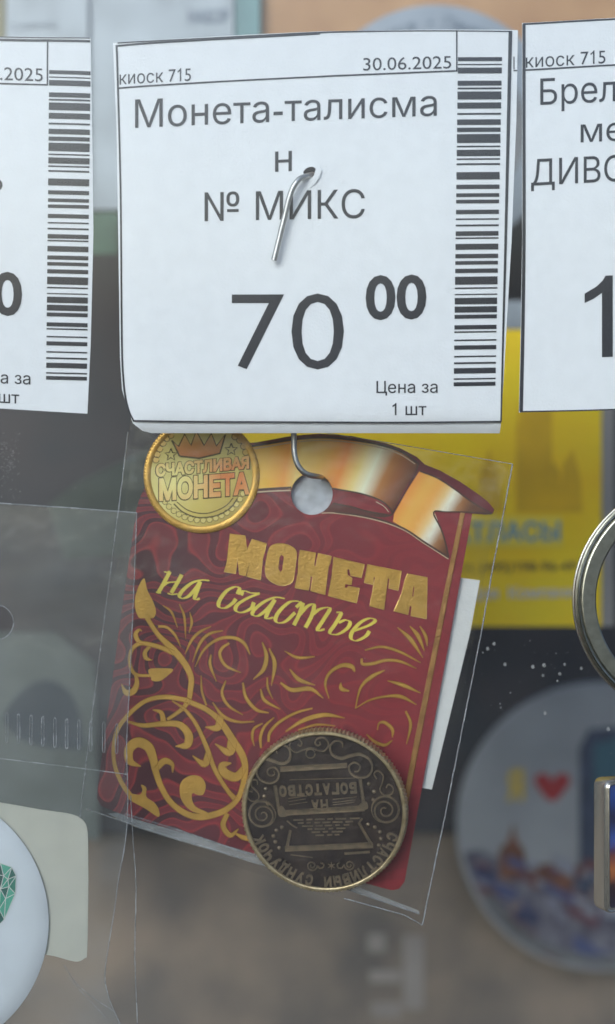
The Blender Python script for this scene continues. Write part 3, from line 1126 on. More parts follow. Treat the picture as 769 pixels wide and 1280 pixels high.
def band_cols(m, tp, bt, z, colf):
    T_, B_ = smooth(tp, 8), bt
    xs0, xs1 = bt[0][0], bt[-1][0]

    def interp_s(c, s):
        # by arc length
        L = [0]
        for p, q in zip(c, c[1:]):
            L.append(L[-1] + math.hypot(q[0] - p[0], q[1] - p[1]))
        t = s * L[-1]
        for i in range(len(c) - 1):
            if t <= L[i + 1] + 1e-9:
                q = (t - L[i]) / max(1e-9, L[i + 1] - L[i])
                return (c[i][0] + (c[i + 1][0] - c[i][0]) * q, c[i][1] + (c[i + 1][1] - c[i][1]) * q)
        return c[-1]
    # match by x fraction instead of arc length
    prev = None
    n = 90
    for i in range(n + 1):
        t = i / n
        xb = xs0 + (xs1 - xs0) * t
        yb = None
        for p, q in zip(B_, B_[1:]):
            if p[0] <= xb <= q[0] + 1e-6:
                yb = p[1] + (q[1] - p[1]) * (xb - p[0]) / max(1e-9, q[0] - p[0])
                break
        if yb is None:
            yb = B_[-1][1]
        xt = T_[0][0] + (T_[-1][0] - T_[0][0]) * t
        yt = T_[-1][1]
        for p, q in zip(T_, T_[1:]):
            if p[0] <= xt <= q[0] + 1e-6:
                yt = p[1] + (q[1] - p[1]) * (xt - p[0]) / max(1e-9, q[0] - p[0])
                break
        row = [m.addv((xt + (xb - xt) * j / 6, yt + (yb - yt) * j / 6, z), colf(t)) for j in range(7)]
        if prev:
            for j in range(6):
                m.f.append((prev[j], prev[j + 1], row[j + 1], row[j]))
        prev = row


band_cols(rib, topc, botl, -0.9, gold)
# the underside seen inside the roll
rib.prism(R2([(85, 318), (120, 285), (215, 285), (290, 318), (318, 332), (255, 333), (190, 325)]) if False else [(404, 639.5), (412, 632.5), (416, 629), (440, 634), (470, 640), (489, 643), (470, 645.5), (440, 643.5), (420, 640.5)], -0.7,
          colf=lambda p: lin(86, 40, 34))
card.part('ribbon_band', rib, 'print')
tail = MB()
tt = R2([(410, 185), (480, 213), (560, 267), (612, 300), (648, 325)])
tb = R2([(328, 335), (365, 370), (420, 408), (470, 440), (505, 468)])
# body of the tail up to the notch
tail_top = R2([(410, 182), (470, 206), (530, 245), (565, 272), (600, 300), (648, 324)])
tail_bot = R2([(322, 328), (345, 355), (395, 390), (440, 420), (455, 390), (640, 326)])
tail_poly = R2([(410, 182), (470, 206), (530, 245), (565, 272), (600, 296), (648, 322), (560, 316), (500, 316), (458, 318), (480, 370), (495, 420), (505, 468), (470, 445), (420, 412), (365, 375), (322, 350), (325, 325), (370, 245)])


def tailcol(p):
    x, y = p[0], p[1]
    u = ((x - 505) * .85 + (y - 600) * .52) / 95
    return tailc(min(1, max(0, u + 0.06)))


td = dens(tail_poly, 4)
mtail = MB()
mtail.plate(tail_poly, lambda x, y: -0.8, 0.2, step=6, edge=4)
mtail.c = [tailcol(v) for v in mtail.v]
card.part('ribbon_tail', mtail, 'print')
ro = MB()
ro.stroke([(300, 560), (330, 555.5), (367, 549.5), (400, 547), (434, 549), (470, 555), (500, 564), (523.5, 580)], 2.6, -1.3)
ro.stroke(R2([(410, 182), (470, 206), (530, 245), (565, 272), (600, 296), (650, 323)]), 2.2, -1.2)
ro.stroke([(523.5, 579), (518, 594), (509, 610), (500, 626), (491, 641)], [2, 1.6, 1.4, 1.6, 2.2], -1.25)
ro.stroke([(300, 614), (330, 611.5), (350, 610.2), (364, 609.5)], 2.6, -1.2)
ro.stroke([(415.6, 610.5), (430, 613), (451, 617), (470, 623), (482, 630), (490.5, 641), (484, 645), (468, 645)], 2.0, -1.35)
ro.stroke([(416, 629), (440, 634), (465, 641), (484, 643.5)], 2.2, -1.3)
ro.stroke(R2([(648, 323), (560, 318), (500, 318), (456, 319), (480, 372), (496, 422), (506, 470)]), [3.0, 1.6, 1.6, 2, 2, 2, 2.4], -1.25, n=4)
ro.stroke(R2([(506, 468), (470, 446), (420, 414), (365, 377), (300, 350), (220, 330), (130, 318)]), 2.4, -1.15)
card.part('ribbon_outline', ro, 'brown_ink')
rc = MB()
rc.stroke([(300, 563.5), (330, 559), (367, 553), (400, 550.5), (434, 552.5), (470, 558.5), (498, 567), (519, 580)], 1.2, -1.45)
rc.stroke([(300, 617), (330, 614.5), (350, 613.4), (364, 613)], 1.6, -1.1)
rc.stroke(R2([(505, 474), (470, 451), (420, 419), (365, 382), (300, 355), (220, 335), (130, 322), (85, 322)]), 1.1, -1.05)
rc.stroke([(470, 627), (480, 633), (486, 640)], 0.9, -1.5)
card.part('ribbon_highlight', rc, 'cream_ink')

# gold stripe along the right side
card.part('gold_stripe', MB().stroke([(578.5, 641), (562, 722), (545, 808), (519, 940), (500, 1040), (496, 1062)], [6, 6.5, 7, 7.5, 7.5, 7.5], -0.4, h=0.5), 'foil_edge')

# heading МОНЕТА in foil
C3, C4 = crop(270, 650, 5.127), crop(400, 680, 4.806)
LET = [
    (C3([(90, 88), (188, 100), (200, 190), (232, 122), (325, 150), (315, 195), (300, 250), (287, 385), (196, 362), (222, 262), (190, 358), (150, 350), (138, 240), (128, 345), (52, 332), (70, 270)]), []),
    (C3(smooth([(345, 175), (385, 152), (440, 152), (495, 175), (517, 215), (505, 330), (490, 395), (440, 420), (385, 412), (330, 375), (315, 320), (325, 240)], 3, True)),
     [C3([(420, 222), (436, 235), (425, 320), (412, 335), (400, 310), (408, 240)])]),
    (C3([(538, 192), (640, 210), (628, 290), (640, 297), (655, 213), (742, 232), (735, 270), (722, 300), (700, 480), (607, 455), (620, 365), (607, 360), (595, 452), (505, 435), (525, 340), (530, 250)]), []),
    (C4([(82, 78), (268, 122), (248, 203), (184, 190), (178, 152), (164, 152), (166, 186), (194, 205), (190, 246), (152, 240), (150, 262), (162, 264), (170, 252), (238, 265), (220, 355), (48, 312), (70, 200)]), []),
    (C4([(285, 122), (490, 162), (470, 280), (412, 265), (418, 210), (408, 205), (385, 395), (298, 372), (332, 200), (322, 198), (320, 245), (265, 232)]), []),
    (C4([(525, 178), (645, 200), (640, 450), (545, 432), (552, 375), (538, 372), (530, 425), (443, 403), (490, 300), (510, 215)]), [C4([(562, 255), (567, 262), (560, 318), (554, 312)])]),
]
for o_, h_ in LET:
    q = MB().prism(dens(o_, 5), -1.3, 0, holes=h_)
    lo = card.part('foil_letter', q, 'foil')
    ld = dens(o_, 3)
    card.part('foil_glint_rim', MB().tube([(x, y, -1.15) for x, y in ld + ld[:1]], 0.27, seg=5, sm=False, cap=False), 'foil_bright', parent=lo)  # bright rim paints the glint along each letter

# на счастье, pen lettering
W1, W2 = crop(180, 690, 5.127), crop(300, 710, 4.272)
sc_ = MB()
zz = -0.45
for pts in ([(130, 126), (150, 130), (170, 126)], [(166, 126), (130, 195), (94, 258)], [(78, 256), (95, 262), (110, 262)], [(112, 222), (150, 198), (195, 192), (218, 190)], [(243, 145), (210, 205), (175, 262)], [(152, 264), (180, 272), (215, 268)],
            [(420, 183), (370, 180), (310, 197), (255, 240), (228, 280), (248, 297), (290, 280), (335, 230), (362, 188)], [(360, 192), (342, 245), (326, 290), (334, 304), (358, 298)],
            [(600, 270), (612, 235), (585, 223), (530, 250), (485, 310), (482, 350), (520, 358), (568, 328), (590, 300)], [(622, 276), (640, 250), (690, 262), (742, 264)],
            [(742, 264), (660, 298), (597, 340), (590, 375), (630, 387), (688, 360), (705, 322)]):
    sc_.nib(W1(pts), zz, nv=(2.5, 0.55), mn=0.8)
    zz -= 0.03
for pts in ([(240, 163), (190, 157), (130, 180), (75, 225), (70, 250), (100, 254), (150, 215), (187, 168)], [(186, 170), (155, 225), (140, 262), (150, 270), (178, 264)],
            [(300, 210), (325, 182), (270, 180), (215, 225), (190, 270), (205, 292), (245, 284), (295, 238)], [(338, 185), (318, 245), (288, 305)], [(318, 250), (360, 205), (395, 195), (385, 250), (350, 318)],
            [(380, 255), (430, 218), (480, 215), (450, 270), (415, 325), (425, 334), (452, 326)], [(515, 236), (540, 242), (508, 300), (480, 345), (520, 354), (570, 325), (588, 292), (565, 277), (528, 292)],
            [(612, 335), (690, 305), (722, 280), (695, 268), (645, 290), (600, 340), (594, 375), (622, 388), (670, 365), (692, 336)]):
    sc_.nib(W2(pts), zz, nv=(2.5, 0.55), mn=0.8)
    zz -= 0.03
card.part('script_lettering', sc_, 'yellow_ink')

# gold foil flourishes
A1, A2, A3, A4 = crop(130, 700, 5.915), crop(130, 850, 4.047), crop(240, 770, 3.845), crop(400, 770, 4.806)
zi = [0.0]


def foil(m, fn, pts, wd, k, h=0.5, n=6):
    zi[0] += 0.012
    m.stroke(fn(pts), [x * .97 / k for x in wd], -0.25 - zi[0], h=h, n=n, lip=True)


def blob(m, fn, pts, sm=True):
    zi[0] += 0.012
    q = fn(pts)
    m.prism(smooth(q, 4, True) if sm else q, -0.8 - zi[0], 0)


vine = MB()
blob(vine, A1, [(298, 135), (320, 220), (365, 310), (385, 380), (370, 425), (335, 432), (300, 430), (260, 425), (235, 370), (230, 290), (255, 200)])
for p, wd in (([(318, 425), (400, 550), (510, 660), (600, 770), (645, 870), (640, 960), (628, 1030), (580, 1100), (470, 1180)], [38, 38, 55, 52, 46, 44, 40, 36, 26]),
              ([(282, 525), (260, 517), (235, 550), (255, 598), (300, 615)], [8, 22, 38, 34, 20]),
              ([(520, 690), (430, 650), (330, 622), (260, 620), (210, 660), (190, 730), (205, 810), (250, 850), (350, 855)], [40, 38, 36, 34, 32, 28, 28, 25, 22]),
              ([(340, 640), (305, 680), (312, 725), (357, 740)], [26, 34, 34, 6]),
              ([(222, 820), (245, 900), (220, 968), (165, 980), (130, 915)], [12, 36, 50, 44, 6])):
    foil(vine, A1, p, wd, 5.915)
blob(vine, A1, [(340, 805), (420, 800), (512, 808), (465, 860), (410, 895), (355, 890), (348, 860), (330, 830)])
blob(vine, A2, [(130, 575), (180, 580), (195, 555), (188, 530), (215, 545), (215, 590), (255, 620), (278, 655), (275, 692), (210, 650), (130, 605)])
for p, wd in (([(430, 105), (320, 86), (220, 102), (140, 160), (75, 240), (50, 330), (55, 430), (90, 520), (140, 592)], [28, 26, 24, 24, 22, 22, 22, 24, 26]),
              ([(420, 105), (520, 150), (590, 210), (650, 300), (700, 380), (715, 450), (700, 540), (670, 610), (600, 665), (500, 692), (420, 678), (340, 620), (290, 540), (262, 460), (250, 400), (225, 338), (170, 315), (128, 350), (132, 410), (187, 437)],
               [28, 30, 34, 40, 38, 34, 28, 30, 34, 36, 34, 32, 32, 36, 44, 52, 54, 50, 40, 6]),
              ([(345, 105), (410, 150), (470, 230), (520, 340), (560, 450), (620, 550), (670, 610)], [8, 18, 22, 26, 26, 24, 30]),
              ([(120, 210), (200, 230), (290, 222), (380, 225), (428, 275), (420, 328), (362, 335)], [12, 24, 30, 36, 44, 42, 6]),
              ([(302, 215), (290, 165), (247, 150)], [30, 24, 6]),
              ([(348, 468), (345, 425), (305, 410), (265, 450)], [6, 24, 36, 30]),
              ([(590, 180), (575, 240), (512, 238)], [36, 40, 6]), ([(650, 310), (632, 365), (562, 322)], [50, 44, 6]), ([(530, 370), (508, 425), (448, 382)], [34, 38, 6]),
              ([(712, 440), (670, 490), (612, 470), (600, 432), (645, 420)], [30, 48, 50, 40, 8]), ([(625, 675), (603, 735), (640, 785), (682, 752)], [26, 30, 28, 6]), ([(665, 775), (700, 795), (742, 805)], [10, 26, 26])):
    foil(vine, A2, p, wd, 4.047)
blob(vine, A2, [(505, 575), (515, 530), (490, 490), (440, 483), (395, 510), (383, 560), (400, 620), (450, 665), (520, 680), (522, 668), (465, 640), (445, 600), (450, 572), (480, 582)])
card.part('foil_vine', vine, 'foil')
rays = MB()
for p, wd in (([(435, 335), (500, 385), (545, 500)], [6, 18, 6]), ([(558, 325), (595, 420), (605, 585)], [6, 20, 5]), ([(635, 385), (650, 460), (630, 540)], [6, 22, 5]), ([(400, 490), (470, 500), (530, 560), (570, 645)], [22, 22, 20, 5])):
    foil(rays, A1, p, wd, 5.915)
for p, wd in (([(92, 50), (40, 75), (0, 115), (-33, 183)], [5, 14, 15, 4]), ([(150, 70), (85, 85), (40, 130), (3, 222)], [5, 16, 16, 4]), ([(15, 245), (60, 160), (130, 110), (200, 105), (250, 130), (280, 185)], [4, 14, 16, 18, 18, 5]),
              ([(180, 130), (145, 155), (135, 190), (165, 240), (235, 272)], [12, 16, 16, 16, 5]), ([(92, 185), (88, 235), (118, 315)], [8, 16, 4]), ([(45, 285), (48, 360), (70, 430)], [5, 12, 10]),
              ([(163, 310), (145, 370), (175, 430), (245, 475)], [8, 15, 15, 5]), ([(245, 320), (260, 390), (310, 450), (370, 465)], [10, 18, 18, 7]), ([(330, 350), (350, 405), (425, 448)], [8, 18, 7]), ([(363, 295), (365, 345), (388, 398)], [8, 12, 5]),
              ([(338, 125), (358, 190), (345, 255), (295, 305)], [7, 22, 22, 5]), ([(372, 155), (398, 230), (382, 335)], [8, 22, 5]), ([(445, 168), (510, 200), (590, 195)], [5, 16, 7]), ([(470, 255), (515, 305), (592, 332)], [7, 22, 5]),
              ([(425, 320), (480, 355), (570, 350), (632, 395)], [12, 22, 22, 5]), ([(100, 415), (150, 480), (220, 508), (300, 507)], [7, 18, 14, 7]), ([(340, 515), (300, 540), (290, 580), (300, 625)], [7, 14, 14, 5]),
              ([(395, 487), (350, 530), (330, 580), (332, 635)], [7, 14, 16, 10]), ([(580, 443), (500, 465), (420, 510), (375, 560), (368, 605)], [9, 14, 16, 16, 12]), ([(735, 490), (640, 475), (540, 500), (450, 555)], [5, 22, 22, 9]),
              ([(690, 528), (600, 522), (510, 548)], [5, 12, 9])):
    foil(rays, A3, p, wd, 3.845)
for p, wd in (([(210, 335), (190, 303), (130, 297), (60, 340), (32, 410), (55, 495)], [10, 30, 26, 20, 16, 7]), ([(125, 400), (130, 437), (177, 450)], [8, 28, 10]), ([(270, 205), (370, 185), (480, 215), (605, 280)], [9, 16, 18, 7]),
              ([(250, 255), (258, 288), (320, 285), (400, 265), (490, 275), (580, 315)], [14, 20, 22, 20, 18, 6]), ([(390, 325), (310, 365), (245, 430), (213, 555)], [9, 26, 16, 7]), ([(405, 388), (500, 415), (605, 462)], [6, 26, 6]),
              ([(213, 555), (300, 505), (400, 482), (490, 485), (580, 532)], [6, 12, 16, 24, 6]), ([(465, 68), (545, 140), (618, 250)], [7, 28, 6]), ([(540, 60), (590, 120), (628, 210)], [7, 28, 6]), ([(600, 60), (635, 120), (645, 180)], [9, 22, 6]),
              ([(515, 570), (545, 650), (520, 770)], [14, 20, 6]), ([(345, 685), (355, 645), (390, 640), (435, 680), (435, 730)], [7, 12, 22, 22, 7]), ([(435, 745), (390, 775), (330, 755), (280, 710)], [7, 20, 20, 9])):
    foil(rays, A4, p, wd, 4.806)
card.part('foil_rays', rays, 'foil')

# printed lucky-coin emblem at the card's top left corner
ex, ey, er = 252.3, 594, 72.5
disc_col = ramp([(0, lin(178, 160, 78)), (.35, lin(214, 204, 130)), (.6, lin(198, 178, 92)), (1, lin(150, 125, 50))])
emb = MB()
n = 60
cen = emb.addv((ex, ey, -2.0), disc_col(.4))
prev = None
for j in range(1, 7):
    r_ = (er - 9) * j / 6
    row = [emb.addv((ex + r_ * math.cos(2 * math.pi * k / n), ey + r_ * math.sin(2 * math.pi * k / n), -2.0), disc_col(min(1, max(0, .45 + .4 * math.sin(2 * math.pi * k / n + .8) * j / 6)))) for k in range(n)]
    for k in range(n):
        emb.f.append((cen, row[k], row[(k + 1) % n]) if j == 1 else (prev[k], prev[(k + 1) % n], row[(k + 1) % n], row[k]))
    prev = row
ed = card.part('emblem', emb, 'print')
rimm = MB().lathe(ex, ey, [(er - 9, -2.0), (er - 8, -2.8), (er - 2, -2.8), (er, -1.8), (er, 2.6)], 96)
card.part('emblem_rim', rimm, 'foil', parent=ed, smooth_deg=40)
be = MB()
for k in range(110):
    a = 2 * math.pi * k / 110
    be.dome(ex + (er - 1.2) * math.cos(a), ey + (er - 1.2) * math.sin(a), 1.35, -2.3, 1.4, seg=6, rings=2)
card.part('emblem_beads', be, 'foil', parent=ed, smooth_deg=60)
E1 = crop(170, 530, 4.66)
pe = MB()
for k in range(34):
    a = 200 + k * 4.9 - 90 - 22
    rr_ = er - 14.5
    for lo_, hi_ in ((28, 152), (170, 235), (305, 370)):
        pass
for a in list(range(24, 160, 8)):
    pe.prism(circle(ex + 56.5 * math.cos(R(a)), ey + 56.5 * math.sin(R(a)), 3.3, 3.3, 12), -2.35 - (a % 16) * .004, colf=lambda p: lin(205, 188, 110))
for (x, y) in ((118, 210), (125, 178), (140, 145), (160, 112), (180, 85), (205, 66), (577, 75), (605, 95), (628, 130), (640, 165)):
    q = E1([(x, y)])[0]
    pe.prism(circle(q[0], q[1], 4.0, 4.0, 12), -2.35, colf=lambda p: lin(202, 170, 90))
card.part('emblem_pearls', pe, 'print', parent=ed)
ol = MB()
for a in list(range(24, 160, 8)):
    ol.stroke(circle(ex + 56.5 * math.cos(R(a)), ey + 56.5 * math.sin(R(a)), 3.5, 3.5, 12, 0, 330), 0.7, -2.55, sm=False)
for (x, y) in ((118, 210), (125, 178), (140, 145), (160, 112), (180, 85), (205, 66), (577, 75), (605, 95), (628, 130), (640, 165)):
    q = E1([(x, y)])[0]
    ol.stroke(circle(q[0], q[1], 4.0, 4.0, 12, 0, 330), 0.8, -2.55, sm=False)
crown_pts = [(255, 188), (210, 95), (250, 130), (285, 60), (322, 125), (352, 40), (398, 125), (440, 55), (470, 128), (522, 62), (490, 172), (370, 200)]
ol.stroke(E1(crown_pts + crown_pts[:1]), 2.2, -2.6, sm=False)
for (sx_, sy_) in ((205, 180), (556, 150)):
    sp = [(sx_ + (38 if i % 2 == 0 else 16) * math.cos(R(-90 + 36 * i)), sy_ + (38 if i % 2 == 0 else 16) * math.sin(R(-90 + 36 * i))) for i in range(11)]
    ol.stroke(E1(sp), 1.5, -2.6, sm=False)
ol.stroke(E1([(222, 465), (270, 510), (340, 540), (400, 545), (480, 530), (550, 490), (592, 435)]), 1.6, -2.62)
ol.stroke(E1([(240, 455), (300, 500), (370, 520), (440, 515), (520, 480), (568, 430)]), 1.2, -2.62)
card.part('emblem_outline', ol, 'olive_ink', parent=ed)
cf = ramp([(0, lin(225, 195, 120)), (.5, lin(205, 145, 78)), (1, lin(185, 112, 60))])
cr = MB().prism(E1(crown_pts), -2.4, colf=lambda p: cf(min(1, max(0, (p[1] - 540) / 30))))
card.part('emblem_crown', cr, 'print', parent=ed)


def warm(px, py):
    t = .5 + .5 * math.sin(px * .045 + 1.1) * math.cos((py - 600) * .05)
    return tuple(a + (b - a) * t for a, b in zip(lin(232, 214, 135), lin(205, 115, 55)))


to, ti = MB(), MB()
for (s, x0, x1, y0, y1, cp, bo_, bi) in (('СЧАСТЛИВАЯ', 195, 312, 595.5, 585, 14, .10, .055), ('МОНЕТА', 199, 312.5, 625, 616.5, 25, .085, .05)):
    to.text(s, x0 - 1, x1 + 1, y0, y1, cp, -2.5, bold=bo_)
    ti.text(s, x0 + .3, x1 - .3, y0 - .2, y1 - .2, cp, -2.9, bold=bi, colf=warm)
card.part('emblem_letter_outline', to, 'olive_ink', parent=ed)
card.part('emblem_lettering', ti, 'print', parent=ed)

# ------------------------------------------------------------------ the coin
kx, ky = 405, 1015.5
TH = 21.0
coin = Thing('souvenir_coin', 'dark bronze souvenir coin lying upside down in the bag over the card corner', 'coin', kx, ky, COIN, rot=(R(6), 0, R(-6)))
RO = 103.5
reed = lambda k, r: 1.0 + (0.010 if (k % 2 == 0) else -0.010) * (1 if r > RO - 0.6 else 0)
cb = MB().lathe(kx, ky, [(0.05, 3.2), (RO - 6.5, 3.2), (RO - 6, 2.6)], 120)
coin.part('field', cb, 'coin', smooth_deg=40)
rimr = MB().lathe(kx, ky, [(RO - 6, 2.8), (RO - 5.2, 0.6), (RO - 4, 0.0), (RO - 1.2, 0.2), (RO - 0.2, 1.4), (RO + .6, 4), (RO + .6, TH - 3), (RO - .4, TH - 1), (RO - 4, TH), (0.05, TH)], 248, rfun=reed)
coin.part('reeded_rim', rimr, 'rim', smooth_deg=25)
a_, b_, c_, d_ = crop(295, 895, 6.687), crop(400, 895, 6.687), crop(295, 1005, 6.687), crop(400, 1005, 6.687)
rel = MB()
zc = [3.2]


def rl(pts, w_, h=2.6, fn=None, n=5, sm=True):
    zc[0] -= 0.004
    w_ = [q * 1.15 for q in w_] if isinstance(w_, list) else w_ * 1.15
    rel.stroke(fn(pts) if fn else pts, w_, zc[0], h=h, n=n, sm=sm, lip=(min(w_) if isinstance(w_, list) else w_) > 3)


# scrolls
rl([(530, 238), (508, 240), (502, 216), (528, 196), (556, 212)] if False else [(520, 232), (545, 245), (556, 215), (525, 184), (475, 195), (452, 240), (470, 280), (512, 300), (565, 280), (630, 262), (690, 280), (740, 284), (775, 245), (770, 200), (735, 172), (690, 180), (665, 215), (685, 240), (710, 230), (705, 208)], 1.7, fn=a_)
rl(circle(627, 308, 38, 38, 16), 1.6, fn=a_)
rl([(348, 312), (338, 272), (385, 240), (440, 262), (460, 320), (440, 375), (385, 398), (320, 380), (250, 365), (195, 400), (172, 470), (200, 538), (278, 568), (342, 540), (360, 480), (325, 432), (275, 445), (262, 480), (290, 505), (322, 492), (318, 465)], [1.5, 1.8, 2, 2.4, 3, 3.6, 4, 4, 3, 2.6, 2.6, 2.6, 2.6, 2.4, 2.2, 2, 1.8, 1.8, 1.6, 1.5, 1.4], fn=a_)
rl([(195, 250), (188, 208), (135, 198), (90, 245), (108, 315), (180, 345), (260, 322), (340, 308), (415, 348), (440, 425), (405, 490), (330, 508), (265, 475), (245, 415), (290, 378), (338, 405), (325, 450), (290, 455)], [1.5, 1.8, 2, 2.4, 3, 3.6, 3.8, 3.8, 3, 2.6, 2.6, 2.6, 2.4, 2.2, 2, 1.8, 1.6, 1.4], fn=b_)
rl([(180, 582), (172, 545), (135, 545), (125, 590), (155, 625), (185, 660), (180, 710), (130, 725), (88, 690), (100, 640), (135, 645)], 1.5, fn=a_)
rl([(478, 515), (455, 475), (485, 445), (530, 485), (520, 555), (503, 610), (540, 652), (600, 640), (612, 590), (575, 560), (555, 590)], 1.6, fn=b_)
rl(spiral(327.5, 1021, 18.5, 2, 250, -2.1, 44), [2.6 - 1.4 * i / 44 for i in range(45)], sm=False)
rl(spiral(327.5, 1021, 18.0, 15, 250, .55, 20), [2.6 - .1 * i for i in range(21)], sm=False)
rl(spiral(481.5, 1012, 18.5, 3, 290, 2.0, 44), [2.6 - 1.2 * i / 44 for i in range(45)], sm=False)
rl(spiral(481.5, 1012, 18.5, 16, 290, -.5, 20), [2.6 - .1 * i for i in range(21)], sm=False)
# chest: lid bar, frames, lower bar, body
rl([(350.3, 961.8), (392, 959), (434.4, 955.6)], 5.6, 1.2)
rl([(350, 959), (434, 953)], 1.0, 1.7, sm=False)
rl([(350, 965), (434, 958.6)], 1.0, 1.7, sm=False)
rl([(343.5, 983), (345.5, 997), (347.5, 1012), (350, 1020)], 4.2, 1.2)
rl([(450.5, 972), (452.5, 988), (455, 1004)], 4.2, 1.2)
rl([(351, 1018.5), (400, 1015), (455, 1009.5)], 6, 1.2)
rl([(351, 1015.5), (455, 1006.5)], 1.0, 1.9, sm=False)
rl([(351, 1021.5), (456, 1013)], 1.0, 1.7, sm=False)
rel.prism(smooth([(347, 1012), (352, 1009), (356, 1014), (358, 1022), (348, 1022)], 3, True), 1.7, 3.3)
rel.prism(smooth([(452, 1003), (458, 1001), (460, 1010), (452, 1012), (448, 1008)], 3, True), 1.7, 3.3)
rl([(362.5, 1040), (358, 1061)], 3.6, 1.2, sm=False)
rl([(448.5, 1029), (456, 1042), (464.5, 1057)], 3.4, 1.2)
rl([(358, 1028), (365, 1034), (371, 1037)], 2.0, 1.0)
rl([(453, 1023), (448, 1030)], 2.0, 1.0, sm=False)
rl([(355, 1064.5), (410, 1061), (466, 1057.5)], 6.5, 1.2)
rl([(356, 1061.5), (465, 1054)], 1.2, 2.0, sm=False)
rl([(362, 1072), (390, 1075)], 1.4, 0.7, sm=False)
rl([(430, 1069), (462, 1066)], 3, 0.6, sm=False)
for y, xa, xb in ((974, 362, 444), (998, 360, 384), (1002, 360, 382), (1006, 361, 384), (998, 416, 446), (1002, 416, 444), (1005, 416, 443)):
    rl([(xa, y + 1.5), (xb, y - 2.5)], 0.9, 0.7, sm=False)
# row dashes of the hoard
for j in range(6):
    y = 1025 + j * 4.1
    xa, xb = 365 + j * 5.2, 450 - j * 5.2
    x = xa + random.uniform(0, 4)
    while x < xb - 3:
        L = random.uniform(5, 14)
        e = min(x + L, xb)
        yy = y - (x - 405) * .05
        rl([(x, yy), (e, yy - .5)], 1.9, 1.1, sm=False)
        x = e + random.uniform(2.5, 5)
# bottom flourish
rl(spiral(389, 1085, 7, 1.5, 0, 1.6, 24), 1.5, sm=False)
rl([(396, 1085), (399, 1088), (403, 1087), (404, 1083), (400, 1081)], 1.4)
rl(spiral(436.5, 1083, 7, 1.5, 180, -1.6, 24), 1.5, sm=False)
rl([(429.5, 1083), (427, 1087), (422.5, 1087), (421, 1083), (424, 1080)], 1.4)
for k in range(6):
    a = k * 60 + 30
    rl([(413.5, 1085), (413.5 + 5 * math.cos(R(a)), 1085 + 5 * math.sin(R(a)))], [1.6, 0.8], 1.2, sm=False)
dots = a_([(243, 620), (230, 685), (262, 748)]) + b_([(410, 560), (452, 625), (447, 695)]) + c_([(378, 213), (330, 240), (305, 290), (320, 340), (352, 392)]) + d_([(400, 172), (457, 195), (500, 235), (507, 295), (490, 350)])
coin.part('relief_ornament', rel, 'relief', smooth_deg=30)
dm = MB()
for (x, y) in dots:
    dm.dome(x, y, 2.7, 3.25, 2.2, seg=12)
coin.part('relief_dots', dm, 'relief', smooth_deg=60)
lt = MB()
# БОГАТСТВО / НА, turned half round
wds = 'БОГАТСТВО'
for i, ch in enumerate(wds):
    t = (i + .5) / len(wds)
    x = 447 - t * 99
    y = 983.5 + t * 6.6
    lt.glyph_at(ch, x, y, 9.4, 12.5, 90 - 3.8, 0.9, bold=0.06, back=3.25)
for i, ch in enumerate('НА'):
    lt.glyph_at(ch, 405.5 - i * 11.5, 1006.6 + i * .8, 9.4, 12.5, 90 - 3.8, 1.3, bold=0.045, back=3.25)
arc = 'СЧАСТЛИВЫЙ СУНДУЧОК'
for i, ch in enumerate(arc):
    if ch == ' ':
        continue
    a = 19.5 + i * (155.5 - 19.5) / (len(arc) - 1)
    lt.glyph_at(ch, kx + 90.5 * math.cos(R(a)), ky + 90.5 * math.sin(R(a)), 9.4, 13.0, a, 0.9, bold=0.05, back=3.25)
coin.part('relief_lettering', lt, 'relief')

# ================================================================== BAG 2 (left)
B2D = 10


def zb2(x, y):
    return 2.4 * noise.noise(Vector((x * .006 + 4, y * .005, 11))) + (2.5 * math.sin(y * .02) if y > 1010 else 0) * min(1, max(0, (y - 1010) / 60)) * max(0, (x - 60) / 110)


bag2 = Thing('plastic_bag', 'milky plastic bag with a perforated seam and white button at the left edge', 'bag', 20, 778, B2D)
fo_ = [(-300, 603), (0, 629), (90, 635), (171, 641), (166, 770), (162, 860), (158.5, 930), (160, 1000), (157, 1050), (149, 1095), (143, 1140), (134, 1195), (131.5, 1225), (138, 1252), (152, 1285), (165, 1400), (-300, 1400)]
ba_ = [(-300, 603), (0, 630), (90, 636), (170, 642), (166, 770), (162, 860), (158.5, 930), (160, 1000), (163, 1060), (167, 1115), (165.5, 1200), (168, 1285), (170, 1400), (-300, 1400)]
hh = circle(-4, 778, 21, 21.5, 32)
slots = []
sx = [8.6, 23.4, 38.9, 53.8, 69, 83.7, 98.8, 113.6, 130, 146]
bag2.part('front_sheet', MB().plate(fo_, zb2, 0.5, holes=[hh], step=20), 'film2', smooth_deg=60)
bag2.part('back_sheet', MB().plate(ba_, lambda x, y: 30 + zb2(x + 50, y) * .7, 0.5, holes=[hh], step=20), 'film', smooth_deg=60)
bag2.part('side_edge', MB().tube(wob([p for p in smooth(fo_[3:15], 3)], 0.2, .1, zb2), 0.6, seg=6, n=1), 'seam')
zbk = lambda x, y: zb2(x + 50, y) * .7
bag2.part('side_edge', MB().tube(wob([p for p in smooth(ba_[7:13], 3)], 30.2, .1, zbk), 0.65, seg=6, n=1), 'seam')
bag2.part('top_edge', MB().tube(wob([(-300, 603), (0, 629), (90, 635), (171, 641)], 0.2, .05, zb2), 0.9, seg=6, n=1), 'seam')
bag2.part('hole_edge', MB().tube([(x, y, zb2(x, y)) for x, y in circle(-4, 778, 21, 21.5, 32, 0, 359)], 0.6, seg=6, sm=False), 'seam')
pf = MB()
sx = [-96, -81, -66, -51, -36, -21, -6.4] + sx
